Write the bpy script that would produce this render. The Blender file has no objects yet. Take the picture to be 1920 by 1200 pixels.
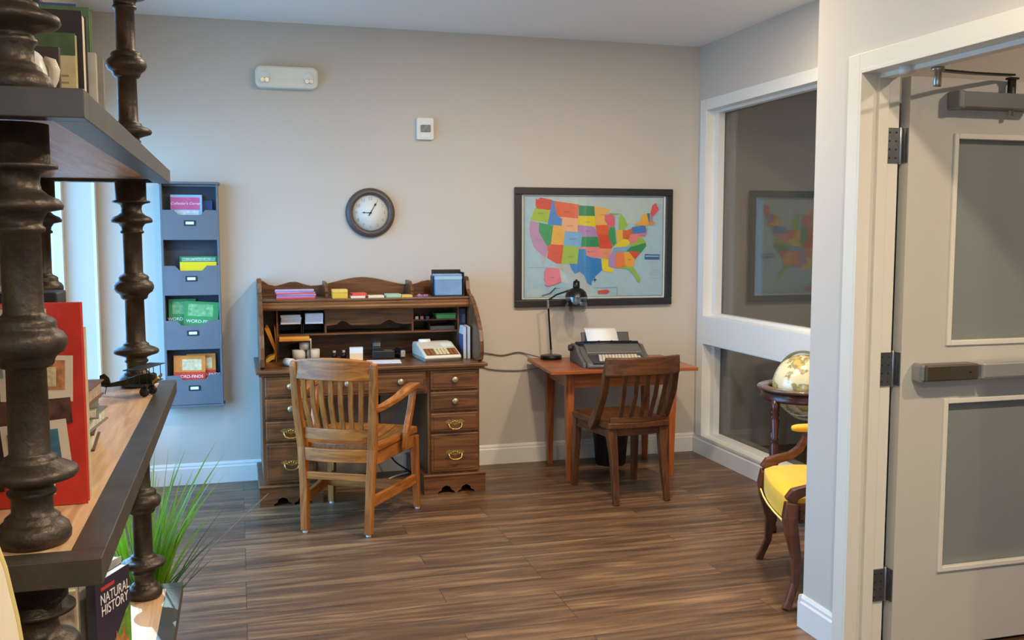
import bpy, math, random
from mathutils import Vector, Matrix, Euler
random.seed(7)
D = bpy.data
COL = bpy.context.scene.collection
PI = math.pi
def R(a): return math.radians(a)
def lin(c):
    return tuple((x/255/12.92 if x/255 <= .04045 else ((x/255+.055)/1.055)**2.4) for x in c)

# ------------------------------------------------------------ mesh builder
class MB:
    def __init__(s, M=None):
        s.v=[]; s.f=[]; s.mi=[]; s.sm=[]; s.M=M or Matrix(); s.cur=0
    def add(s, vs, fs, smooth=False):
        n=len(s.v); s.v += [tuple(s.M @ Vector(p)) for p in vs]
        for f in fs:
            s.f.append([n+i for i in f]); s.mi.append(s.cur); s.sm.append(smooth)
        return s
    def box(s,x0,x1,y0,y1,z0,z1):
        v=[(x,y,z) for x in (x0,x1) for y in (y0,y1) for z in (z0,z1)]
        return s.add(v,[(0,1,3,2),(4,6,7,5),(0,4,5,1),(2,3,7,6),(0,2,6,4),(1,5,7,3)])
    def shift(s,dx):
        s.v=[(a+dx,b,c) for a,b,c in s.v]; return s
    def cbox(s,c,d):
        return s.box(c[0]-d[0]/2,c[0]+d[0]/2,c[1]-d[1]/2,c[1]+d[1]/2,c[2]-d[2]/2,c[2]+d[2]/2)
    def prism(s,pts,axis,a,b):
        ar=sum(pts[i][0]*pts[(i+1)%len(pts)][1]-pts[(i+1)%len(pts)][0]*pts[i][1] for i in range(len(pts)))
        if ar<0: pts=pts[::-1]
        n=len(pts)
        def P(u,w,t):
            return (t,u,w) if axis=='x' else (u,t,w) if axis=='y' else (u,w,t)
        if axis=='y': a,b=b,a
        v=[P(u,w,a) for u,w in pts]+[P(u,w,b) for u,w in pts]
        f=[list(range(n))[::-1], list(range(n,2*n))]
        for i in range(n):
            j=(i+1)%n; f.append([i,j,n+j,n+i])
        return s.add(v,f)
    def lathe(s,prof,seg=28,c=(0,0,0),axis='z',cap=True):
        v=[];f=[]
        for r,z in prof:
            for k in range(seg):
                a=2*PI*k/seg; x,y=r*math.cos(a),r*math.sin(a)
                p=(x,y,z) if axis=='z' else (x,-z,y) if axis=='y' else (z,x,y)
                v.append((c[0]+p[0],c[1]+p[1],c[2]+p[2]))
        n=len(prof)
        for i in range(n-1):
            for k in range(seg):
                k2=(k+1)%seg
                f.append((i*seg+k,i*seg+k2,(i+1)*seg+k2,(i+1)*seg+k))
        s.add(v,f,True)
        if cap:
            m=len(s.v)-len(v)
            for q in (0,n-1):
                if prof[q][0]>1e-4:
                    idx=[m+q*seg+k for k in range(seg)]
                    s.f.append(idx[::-1] if q==0 else idx); s.mi.append(s.cur); s.sm.append(False)
        return s
    def ball(s,c,r,sc=(1,1,1),seg=24,rings=14):
        pr=[(max(1e-5,math.sin(PI*i/rings)),-math.cos(PI*i/rings)) for i in range(rings+1)]
        v=[];f=[]
        for a,z in pr:
            for k in range(seg):
                t=2*PI*k/seg
                v.append((c[0]+r*sc[0]*a*math.cos(t),c[1]+r*sc[1]*a*math.sin(t),c[2]+r*sc[2]*z))
        for i in range(rings):
            for k in range(seg):
                k2=(k+1)%seg; f.append((i*seg+k,i*seg+k2,(i+1)*seg+k2,(i+1)*seg+k))
        return s.add(v,f,True)
    def tube(s,pts,r,seg=8):
        pts=[Vector(p) for p in pts]; n=len(pts)
        rr=r if isinstance(r,(list,tuple)) else [r]*n
        v=[];f=[]; up=None
        for i,p in enumerate(pts):
            d=(pts[min(i+1,n-1)]-pts[max(i-1,0)]).normalized()
            if up is None:
                up=Vector((0,0,1)) if abs(d.z)<.9 else Vector((1,0,0))
            a=(up-d*up.dot(d)).normalized(); b=d.cross(a); up=a
            for k in range(seg):
                t=2*PI*k/seg; v.append(tuple(p+(a*math.cos(t)+b*math.sin(t))*rr[i]))
        for i in range(n-1):
            for k in range(seg):
                k2=(k+1)%seg; f.append((i*seg+k,i*seg+k2,(i+1)*seg+k2,(i+1)*seg+k))
        s.add(v,f,True)
        return s.add([v[k] for k in range(seg)]+[v[(n-1)*seg+k] for k in range(seg)],[list(range(seg))[::-1],list(range(seg,2*seg))])
    def sweep(s,pts,a,b,side=(1,0,0),smooth=False):
        """rectangular bar along a path; a = width along side, b = the other width (numbers or lists)"""
        pts=[Vector(p) for p in pts]; n=len(pts); side=Vector(side)
        A=a if isinstance(a,(list,tuple)) else [a]*n; Bq=b if isinstance(b,(list,tuple)) else [b]*n
        v=[];f=[]
        for i,p in enumerate(pts):
            d=(pts[min(i+1,n-1)]-pts[max(i-1,0)]).normalized()
            q=(side-d*side.dot(d)).normalized(); t=d.cross(q)
            for sa,sb in ((-1,-1),(1,-1),(1,1),(-1,1)):
                v.append(tuple(p+q*sa*A[i]/2+t*sb*Bq[i]/2))
        for i in range(n-1):
            for k in range(4):
                k2=(k+1)%4; f.append((i*4+k,i*4+k2,(i+1)*4+k2,(i+1)*4+k))
        f+= [(3,2,1,0),tuple((n-1)*4+k for k in range(4))]
        return s.add(v,f,smooth)

def obj(name,mb,mats,parent=None,bevel=0,sub=0,label=None):
    me=D.meshes.new(name); me.from_pydata(mb.v,[],mb.f); 
    if not isinstance(mats,(list,tuple)): mats=[mats]
    for m in mats: me.materials.append(m)
    for p,mi,sm in zip(me.polygons,mb.mi,mb.sm):
        p.material_index=mi; p.use_smooth=sm
    me.validate(); me.update()
    o=D.objects.new(name,me); COL.objects.link(o)
    if parent: o.parent=parent
    if bevel:
        b=o.modifiers.new('bevel','BEVEL'); b.width=bevel; b.segments=2; b.limit_method='ANGLE'; b.angle_limit=R(40)
    if sub:
        q=o.modifiers.new('sub','SUBSURF'); q.levels=sub; q.render_levels=sub
        for p in me.polygons: p.use_smooth=True
    if label: o['label']=label
    return o
def tag(o,label,cat,group=None):
    o['label']=label; o['category']=cat
    if group: o['group']=group
    return o
def thing(name,label,cat,loc=(0,0,0),rz=0,group=None):
    o=D.objects.new(name,None); COL.objects.link(o); o.empty_display_size=.05
    o.location=loc; o.rotation_euler=(0,0,R(rz))
    return tag(o,label,cat,group)
def struct(name,mb,m,bevel=0):
    o=obj(name,mb,m,None,bevel); o['kind']='structure'; return o
def sroot(name,loc=(0,0,0),rz=0):
    o=D.objects.new(name,None); COL.objects.link(o); o.location=loc; o.rotation_euler=(0,0,R(rz)); o['kind']='structure'; return o
def text(name,s,size,m,parent,loc,rot,extrude=.0004,align='CENTER',shear=0,sx=1):
    cu=D.curves.new('tmp','FONT'); cu.body=s; cu.size=size; cu.extrude=extrude; cu.align_x=align; cu.align_y='CENTER'; cu.shear=shear
    t=D.objects.new('tmp',cu); COL.objects.link(t)
    bpy.context.view_layer.update()
    me=D.meshes.new_from_object(t.evaluated_get(bpy.context.evaluated_depsgraph_get()))
    D.objects.remove(t); D.curves.remove(cu)
    me.materials.clear(); me.materials.append(m); me.name=name
    M=Matrix.Translation(loc)@Euler(rot).to_matrix().to_4x4()@Matrix.Diagonal((sx,1,1,1))
    me.transform(M)
    o=D.objects.new(name,me); COL.objects.link(o)
    if parent: o.parent=parent
    return o

# ------------------------------------------------------------ materials
def mk(name):
    m=D.materials.new(name); m.use_nodes=True; nt=m.node_tree
    return m,nt,nt.nodes['Principled BSDF']
def mat(name,rgb,rough=.5,metal=0,var=.06,scale=6,bump=0,bscale=200,spec=.5,coat=0,sheen=0):
    m,nt,b=mk(name); c=lin(rgb)
    b.inputs['Roughness'].default_value=rough; b.inputs['Metallic'].default_value=metal
    b.inputs['Specular IOR Level'].default_value=spec; b.inputs['Coat Weight'].default_value=coat
    if sheen: b.inputs['Sheen Weight'].default_value=sheen
    tc=nt.nodes.new('ShaderNodeTexCoord')
    if var:
        n=nt.nodes.new('ShaderNodeTexNoise'); n.inputs['Scale'].default_value=scale; n.inputs['Detail'].default_value=4
        r=nt.nodes.new('ShaderNodeValToRGB')
        r.color_ramp.elements[0].position=.3; r.color_ramp.elements[1].position=.7
        r.color_ramp.elements[0].color=tuple(x*(1-var) for x in c)+(1,)
        r.color_ramp.elements[1].color=tuple(min(1,x*(1+var)) for x in c)+(1,)
        nt.links.new(tc.outputs['Object'],n.inputs['Vector']); nt.links.new(n.outputs['Fac'],r.inputs['Fac'])
        nt.links.new(r.outputs['Color'],b.inputs['Base Color'])
    else: b.inputs['Base Color'].default_value=c+(1,)
    if bump:
        n2=nt.nodes.new('ShaderNodeTexNoise'); n2.inputs['Scale'].default_value=bscale
        bp=nt.nodes.new('ShaderNodeBump'); bp.inputs['Strength'].default_value=bump; bp.inputs['Distance'].default_value=.002
        nt.links.new(tc.outputs['Object'],n2.inputs['Vector']); nt.links.new(n2.outputs['Fac'],bp.inputs['Height'])
        nt.links.new(bp.outputs['Normal'],b.inputs['Normal'])
    return m
def wood(name,dark,light,axis='z',rough=.4,scale=1.0,coat=.15):
    m,nt,b=mk(name)
    b.inputs['Roughness'].default_value=rough; b.inputs['Coat Weight'].default_value=coat; b.inputs['Coat Roughness'].default_value=.25
    tc=nt.nodes.new('ShaderNodeTexCoord'); mp=nt.nodes.new('ShaderNodeMapping')
    s={'x':(1.2,16,16),'y':(16,1.2,16),'z':(16,16,1.2)}[axis]
    mp.inputs['Scale'].default_value=[q*scale for q in s]
    n=nt.nodes.new('ShaderNodeTexNoise'); n.inputs['Scale'].default_value=3; n.inputs['Detail'].default_value=7; n.inputs['Distortion'].default_value=.8
    r=nt.nodes.new('ShaderNodeValToRGB'); e=r.color_ramp.elements
    e[0].position=.32; e[1].position=.68; e[0].color=lin(dark)+(1,); e[1].color=lin(light)+(1,)
    nt.links.new(tc.outputs['Object'],mp.inputs['Vector']); nt.links.new(mp.outputs['Vector'],n.inputs['Vector'])
    nt.links.new(n.outputs['Fac'],r.inputs['Fac']); nt.links.new(r.outputs['Color'],b.inputs['Base Color'])
    bp=nt.nodes.new('ShaderNodeBump'); bp.inputs['Strength'].default_value=.12; bp.inputs['Distance'].default_value=.001
    nt.links.new(n.outputs['Fac'],bp.inputs['Height']); nt.links.new(bp.outputs['Normal'],b.inputs['Normal'])
    return m
def woods(name,dark,light,**k): return {a:wood(name+'_'+a,dark,light,a,**k) for a in 'xyz'}
def glass(name,tint=(255,255,255),extra=0.0):
    m=D.materials.new(name); m.use_nodes=True; nt=m.node_tree; nt.nodes.clear()
    out=nt.nodes.new('ShaderNodeOutputMaterial'); mx=nt.nodes.new('ShaderNodeMixShader')
    tr=nt.nodes.new('ShaderNodeBsdfTransparent'); tr.inputs['Color'].default_value=lin(tint)+(1,)
    gl=nt.nodes.new('ShaderNodeBsdfGlossy'); gl.inputs['Roughness'].default_value=.02
    fr=nt.nodes.new('ShaderNodeFresnel'); fr.inputs['IOR'].default_value=1.52
    ge=nt.nodes.new('ShaderNodeNewGeometry'); io=nt.nodes.new('ShaderNodeMapRange')   # same index seen from either face of the pane
    io.inputs['To Min'].default_value=1.45; io.inputs['To Max'].default_value=1/1.45
    nt.links.new(ge.outputs['Backfacing'],io.inputs['Value']); nt.links.new(io.outputs['Result'],fr.inputs['IOR'])
    ad=nt.nodes.new('ShaderNodeMath'); ad.operation='ADD'; ad.inputs[1].default_value=extra
    nt.links.new(fr.outputs['Fac'],ad.inputs[0]); nt.links.new(ad.outputs[0],mx.inputs['Fac'])
    nt.links.new(tr.outputs[0],mx.inputs[1]); nt.links.new(gl.outputs[0],mx.inputs[2]); nt.links.new(mx.outputs[0],out.inputs['Surface'])
    return m
def emit(name,rgb,st):
    m=D.materials.new(name); m.use_nodes=True; nt=m.node_tree; nt.nodes.clear()
    out=nt.nodes.new('ShaderNodeOutputMaterial'); e=nt.nodes.new('ShaderNodeEmission')
    e.inputs['Color'].default_value=lin(rgb)+(1,); e.inputs['Strength'].default_value=st
    nt.links.new(e.outputs[0],out.inputs['Surface']); return m
def floor_mat():
    m,nt,b=mk('vinyl_plank')
    b.inputs['Roughness'].default_value=.38
    L=nt.links.new; N=nt.nodes.new
    tc=N('ShaderNodeTexCoord')
    br=N('ShaderNodeTexBrick'); br.inputs['Scale'].default_value=1; br.inputs['Brick Width'].default_value=1.22; br.inputs['Row Height'].default_value=.152
    br.inputs['Mortar Size'].default_value=.0012; br.inputs['Mortar Smooth'].default_value=.1; br.offset=.37; br.offset_frequency=3
    br.inputs['Color1'].default_value=(0,0,0,1); br.inputs['Color2'].default_value=(1,1,1,1); br.inputs['Mortar'].default_value=(.5,.5,.5,1)
    L(tc.outputs['Object'],br.inputs['Vector'])
    # per-plank shift of the grain
    sh=N('ShaderNodeVectorMath'); sh.operation='MULTIPLY_ADD'; sh.inputs[1].default_value=(7,3,5)
    L(br.outputs['Color'],sh.inputs[0]); L(tc.outputs['Object'],sh.inputs[2])
    mp=N('ShaderNodeMapping'); mp.inputs['Scale'].default_value=(1.1,13,1)
    L(sh.outputs[0],mp.inputs['Vector'])
    n=N('ShaderNodeTexNoise'); n.inputs['Scale'].default_value=1.6; n.inputs['Detail'].default_value=8; n.inputs['Roughness'].default_value=.62; n.inputs['Distortion'].default_value=.5
    L(mp.outputs[0],n.inputs['Vector'])
    r=N('ShaderNodeValToRGB'); e=r.color_ramp.elements
    e[0].position=.3; e[0].color=lin((70,49,34))+(1,); e[1].position=.76; e[1].color=lin((164,128,90))+(1,)
    q=r.color_ramp.elements.new(.5); q.color=lin((106,78,54))+(1,)
    L(n.outputs['Fac'],r.inputs['Fac'])
    br2=N('ShaderNodeMix'); br2.data_type='RGBA'; br2.blend_type='MULTIPLY'; br2.inputs['Factor'].default_value=1
    r2=N('ShaderNodeValToRGB'); r2.color_ramp.elements[0].color=(.7,.68,.68,1); r2.color_ramp.elements[1].color=(1.1,1.06,1.02,1)
    L(br.outputs['Color'],r2.inputs['Fac'])
    L(r.outputs['Color'],br2.inputs['A']); L(r2.outputs['Color'],br2.inputs['B'])
    mo=N('ShaderNodeMix'); mo.data_type='RGBA'; mo.inputs['B'].default_value=lin((40,28,20))+(1,)
    L(br.outputs['Fac'],mo.inputs['Factor']); L(br2.outputs['Result'],mo.inputs['A'])
    L(mo.outputs['Result'],b.inputs['Base Color'])
    bp=N('ShaderNodeBump'); bp.inputs['Strength'].default_value=.15; bp.inputs['Distance'].default_value=.001
    L(n.outputs['Fac'],bp.inputs['Height']); L(bp.outputs['Normal'],b.inputs['Normal'])
    return m
M_floor=floor_mat()
M_wall=mat('greige_wall_paint',(202,192,178),.75,var=.012,scale=1.2,bump=.05,bscale=260)
M_ceil=mat('ceiling_paint',(238,236,232),.85,var=.01,scale=1,bump=.05,bscale=200)
M_trim=mat('white_trim_paint',(230,226,216),.35,var=.01,scale=2)
M_frame=mat('cream_door_frame_paint',(226,217,196),.35,var=.01,scale=2)
M_leaf=mat('door_leaf_paint',(200,192,174),.42,var=.01,scale=2)
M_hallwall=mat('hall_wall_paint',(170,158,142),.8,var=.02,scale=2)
M_room2=mat('side_room_paint',(150,148,142),.8,var=.02,scale=2)
M_iron=mat('aged_iron',(72,62,53),.44,.6,var=.3,scale=26,bump=.7,bscale=110)
M_iron_flat=mat('dark_iron_band',(82,76,68),.42,.4,var=.2,scale=14,bump=.25,bscale=90)
W_shelf=wood('shelf_board',(196,154,110),(230,194,150),'y',rough=.45)
W_oak=woods('desk_walnut',(74,42,20),(128,80,42),rough=.38)
W_honey=woods('honey_oak',(130,72,24),(186,116,48),rough=.38)
W_table=woods('cherry_table',(116,54,22),(178,96,44),rough=.35)
W_dark=woods('dark_oak_chair',(62,34,16),(104,60,28),rough=.36)
W_mahog=woods('mahogany',(58,24,16),(92,42,26),rough=.32)
W_arm=woods('armchair_walnut',(70,36,20),(110,60,34),rough=.34)
M_black=mat('black_plastic',(26,25,27),.4,var=.05)
M_blackm=mat('black_metal',(24,22,22),.3,.3,var=.05)
M_brass=mat('antique_brass',(190,158,92),.32,.9,var=.15,scale=40)
M_silver=mat('brushed_steel',(176,174,168),.28,.9,var=.05,scale=30)
M_hinge=mat('hinge_steel',(120,122,120),.35,.8,var=.12,scale=30)
M_closer=mat('closer_grey',(120,118,112),.4,.4,var=.04)
M_white=mat('white_plastic',(228,225,216),.4,var=.01)
M_paper=mat('white_paper',(238,236,232),.7,var=.02,scale=20)
M_rack=mat('slate_rack_paint',(104,108,114),.5,var=.05,scale=8)
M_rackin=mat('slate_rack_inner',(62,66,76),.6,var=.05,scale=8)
G_clear=glass('clear_glass')
G_side=glass('side_window_glass',(235,238,238),.07)
# ============================================================ the room
FX0,FX1,FY0,FY1=-.97,6.1,-2.72,5.97
struct('floor',MB().box(FX0,FX1,FY0,FY1,-.06,0),M_floor)
struct('ceiling',MB().box(FX0,FX1,FY0,FY1,2.69,2.76),M_ceil)
struct('wall_back',MB().box(FX0,FX1,5.85,5.97,0,2.69),M_wall)
struct('wall_front',MB().box(FX0,FX1,-2.72,-2.6,0,2.69),M_wall)
WY0,WY1,WZ0,WZ1=3.5,5.76,.30,2.14
VY0,VY1=-1.4,.0  # span of the added fill opening behind the camera
b=MB().box(-.97,-.77,-2.6,VY0,0,2.69).box(-.97,-.77,VY1,WY0,0,2.69).box(-.97,-.77,VY0,VY1,0,WZ0).box(-.97,-.77,VY0,VY1,WZ1,2.69).box(-.97,-.77,WY1,5.85,0,2.69).box(-.97,-.77,WY0,WY1,0,WZ0).box(-.97,-.77,WY0,WY1,WZ1,2.69)
struct('wall_left',b,M_wall)
DY0,DY1,DZ=1.875,2.785,2.005
b=MB().box(2.0,2.12,-2.6,DY0,0,2.69).box(2.0,2.12,DY1,3.05,0,2.69).box(2.0,2.12,DY0,DY1,DZ,2.69)
struct('wall_right',b,M_wall)
struct('wall_return',MB().box(2.12,6.1,2.93,3.05,0,2.69),[M_wall])
OY0,OY1=3.42,5.80
b=MB().box(2.95,3.07,3.05,OY0,0,2.69).box(2.95,3.07,OY1,5.85,0,2.69).box(2.95,3.07,OY0,OY1,0,.125).box(2.95,3.07,OY0,OY1,2.335,2.69)
struct('wall_window',b,M_wall)
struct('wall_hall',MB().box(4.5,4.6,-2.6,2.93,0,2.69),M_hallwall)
struct('wall_side_room',MB().box(6.0,6.1,3.05,5.85,0,2.69),M_room2)
# baseboards
def bprof(t=.014,h=.125): return [(0,0),(t,0),(t,h-.03),(t-.004,h-.022),(t-.004,h-.012),(t-.009,h),(0,h)]
def bb_y(name,x0,x1,y): # on a wall facing -y at y
    struct(name,MB().prism([(y-a,z) for a,z in bprof()],'x',x0,x1),M_trim)
def bb_x(name,x,y0,y1,sg): # on a wall facing -x (sg=-1) or +x
    struct(name,MB().prism([(x+sg*a,z) for a,z in bprof()],'y',y0,y1),M_trim)
bb_y('baseboard_back',-.77,2.95,5.85)
bb_x('baseboard_left',-.77,-2.6,5.836,1)
bb_x('baseboard_right',2.0,2.847,3.05,-1)
bb_x('baseboard_right_front',2.0,-2.6,1.813,-1)
struct('baseboard_return',MB().prism([(3.05+a,z) for a,z in bprof()],'x',1.986,2.936),M_trim)
bb_x('baseboard_window_wall',2.95,3.064,5.836,-1)
struct('baseboard_hall',MB().prism([(2.93-a,z) for a,z in bprof()],'x',2.14,4.5),M_trim)
# interior window in the right-hand wall
w2=sroot('window_2')
fr=MB()
X0,X1=2.937,3.07
def hframe(bld,y0,y1,z0,z1):      # rectangular ring pieces
    bld.box(X0,X1,y0,y1,z0,z1)
hframe(fr,5.718,5.80,.125,2.335); hframe(fr,3.42,3.50,.125,2.335)
hframe(fr,3.50,5.718,2.265,2.335); hframe(fr,3.50,5.718,.746,.93); hframe(fr,3.50,5.718,.112,.13)
f=obj('window_frame',fr,M_trim,w2,.002)
for nm,z0,z1 in (('upper',.93,2.265),('lower',.13,.746)):
    st=MB(); t=.05
    st.box(3.0,3.045,5.718-t,5.718,z0,z1).box(3.0,3.045,3.50,3.50+t,z0,z1).box(3.0,3.045,3.5+t,5.718-t,z1-.018,z1).box(3.0,3.045,3.5+t,5.718-t,z0,z0+.018)
    obj('glazing_stop',st,M_trim,w2,.001)
    obj('glass_pane',MB().box(3.045,3.051,3.50,5.718,z0,z1),G_side,w2)
# window in the left wall
w1=sroot('window_1')
b=MB(); x0,x1=-.965,-.915
b.box(x0,x1,WY1-.05,WY1,WZ0,WZ1).box(x0,x1,WY0,WY0+.05,WZ0,WZ1).box(x0,x1,WY0+.05,WY1-.05,WZ0,WZ0+.05).box(x0,x1,WY0+.05,WY1-.05,WZ1-.05,WZ1)
obj('window_frame',b,M_trim,w1,.002)
obj('mullion',MB().box(-.96,-.92,4.62,4.66,WZ0+.05,WZ1-.05),M_trim,w1)
obj('glass_pane',MB().box(-.943,-.939,WY0+.05,4.62,WZ0+.05,WZ1-.05),G_clear,w1)
obj('glass_pane',MB().box(-.943,-.939,4.66,WY1-.05,WZ0+.05,WZ1-.05),G_clear,w1)
obj('window_sill',MB().box(-.915,-.745,WY0+.0005,WY1-.0005,WZ0+.0005,WZ0+.022),M_trim,w1,.004)
obj('casing',MB().box(-.77,-.752,WY1,WY1+.06,WZ0-.02,WZ1+.06).box(-.77,-.752,WY0-.06,WY0,WZ0-.02,WZ1+.06).box(-.77,-.752,WY0,WY1,WZ1,WZ1+.06),M_trim,w1,.002)
w3=sroot('fill_window')  # unseen window added behind the camera to lift ceiling and shadows
b=MB()
b.box(x0,x1,VY1-.05,VY1,WZ0,WZ1).box(x0,x1,VY0,VY0+.05,WZ0,WZ1).box(x0,x1,VY0+.05,VY1-.05,WZ0,WZ0+.05).box(x0,x1,VY0+.05,VY1-.05,WZ1-.05,WZ1)
obj('window_frame',b,M_trim,w3,.002)
obj('glass_pane',MB().box(-.943,-.939,VY0+.05,VY1-.05,WZ0+.05,WZ1-.05),G_clear,w3)
obj('window_sill',MB().box(-.915,-.745,VY0+.0005,VY1-.0005,WZ0+.0005,WZ0+.022),M_trim,w3,.004)
struct('ground_outside',MB().box(-14,-.99,-6,14,-.3,-.1),mat('pale_paving',(150,150,145),.8))
# door frame
def dframe():
    b=MB()
    for yf,s in ((DY1,1),(DY0,-1)):
        def bx(xa,xb,ya,yb,za,zb):
            b.box(xa,xb,min(ya,yb),max(ya,yb),za,zb)
        bx(1.984,2.0,yf,yf+s*.06,0,2.056)              # face
        bx(1.984,2.135,yf,yf-s*.012,0,DZ)              # soffit
        bx(2.043,2.083,yf-s*.012,yf-s*.028,0,DZ-.012)  # stop
        bx(2.12,2.135,yf,yf+s*.06,0,2.056)
    b.box(1.984,2.0,DY0,DY1,DZ-.002,2.056).box(2.12,2.135,DY0,DY1,DZ-.002,2.056)
    b.box(1.984,2.135,DY0+.012,DY1-.012,DZ-.014,DZ).box(2.043,2.083,DY0+.028,DY1-.028,DZ-.03,DZ-.014)
    return b
struct('trim_1',dframe(),M_frame,.0015)
# door leaf, swung open through ninety degrees into the hall
d1=sroot('door_1',(2.15,2.745,0))
LX0,LX1,LT=.004,.90,.045
gz=[(.297,.885),(1.097,1.789)]; gx0,gx1=.195,.71
b=MB().box(LX0,gx0,0,LT,.012,1.985).box(gx1,LX1,0,LT,.012,1.985)
b.box(gx0,gx1,0,LT,.012,gz[0][0]).box(gx0,gx1,0,LT,gz[0][1],gz[1][0]).box(gx0,gx1,0,LT,gz[1][1],1.985)
obj('door_leaf',b,M_leaf,d1)
def frost():
    m,nt,bs=mk('frosted_glass'); bs.inputs['Base Color'].default_value=lin((172,174,164))+(1,); bs.inputs['Roughness'].default_value=.32
    bs.inputs['Transmission Weight'].default_value=.45
    return m
M_frost=frost()
for z0,z1 in gz:
    t=.014
    m=MB()
    for ya,yb in ((-.008,.014),(LT-.014,LT+.008)):
        m.box(gx0-t,gx0+.004,ya,yb,z0-t,z1+t).box(gx1-.004,gx1+t,ya,yb,z0-t,z1+t).box(gx0+.004,gx1-.004,ya,yb,z0-t,z0+.004).box(gx0+.004,gx1-.004,ya,yb,z1-.004,z1+t)
    obj('glazing_bead',m,M_frame,d1,.003)
    obj('glass_pane',MB().box(gx0,gx1,.019,.025,z0,z1),M_frost,d1)
pb=obj('push_bar',MB().box(.058,.27,-.062,-.004,.97,1.026),mat('bronze_steel',(128,118,100),.32,.85),d1,.006)
obj('end_cap',MB().box(.044,.066,-.055,0,.966,1.03),M_silver,pb,.01)
obj('push_pad',MB().box(.276,.80,-.075,-.01,.973,1.03),mat('satin_steel',(206,204,198),.3,.7,var=.03),pb,.008)
obj('bracket',MB().box(.80,.83,-.06,0,.966,1.03),M_silver,pb,.008)
obj('screw',MB().lathe([(.005,0),(.005,.002),(.0001,.003)],12,(.235,-.062,1.0),'y'),M_black,pb)
cl=obj('door_closer',MB().box(.15,.47,-.055,0,1.882,1.936),M_closer,d1,.005)
obj('end_cap',MB().box(.147,.176,-.058,0,1.879,1.939),mat('closer_cap',(140,138,130),.35,.3),cl,.006)
obj('spindle',MB().lathe([(.009,1.862),(.009,1.96)],14,(.385,-.028,0)),M_silver,cl)
arm=MB().box(.371,.395,-.035,-.022,1.936,1.99).box(.366,.402,-.04,-.018,1.985,1.992)
arm.sweep([(.385,-.028,2.0),(.16,-.10,1.985),(-.07,-.215,1.966)],.022,.006,(0,1,0))
obj('closer_arm',arm,M_blackm,cl)
obj('arm_shoe',MB().lathe([(.0001,1.915),(.011,1.916),(.012,1.925),(.012,1.962),(.02,1.963),(.02,1.975)],16,(-.07,-.215,0)),M_silver,cl)
for zc in (1.76,1.007,.25):
    h=obj('hinge',MB().box(-.068,-.014,.021,.026,zc-.057,zc+.057).box(0,.0045,.003,.044,zc-.057,zc+.057),M_hinge,d1)
    obj('hinge_pin',MB().lathe([(.0055,zc-.062),(.0065,zc-.06),(.0065,zc+.06),(.0055,zc+.062)],12,(-.006,.03,0)),M_silver,h)
    s=MB()
    for k in range(4):
        for sx in (-.055,-.03):
            s.lathe([(.003,-.0206),(.003,-.0198),(.0001,-.0195)],8,(sx,0,zc-.042+k*.028),'y')
    obj('hinge_screws',s,M_black,h)
tag(obj('door_bumper',MB().lathe([(.0001,1.966),(.018,1.967),(.02,1.975),(.02,1.991)],20,(2.035,2.62,0)),M_white),'round white disc sensor under the head of the open door frame','sensor')

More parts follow.
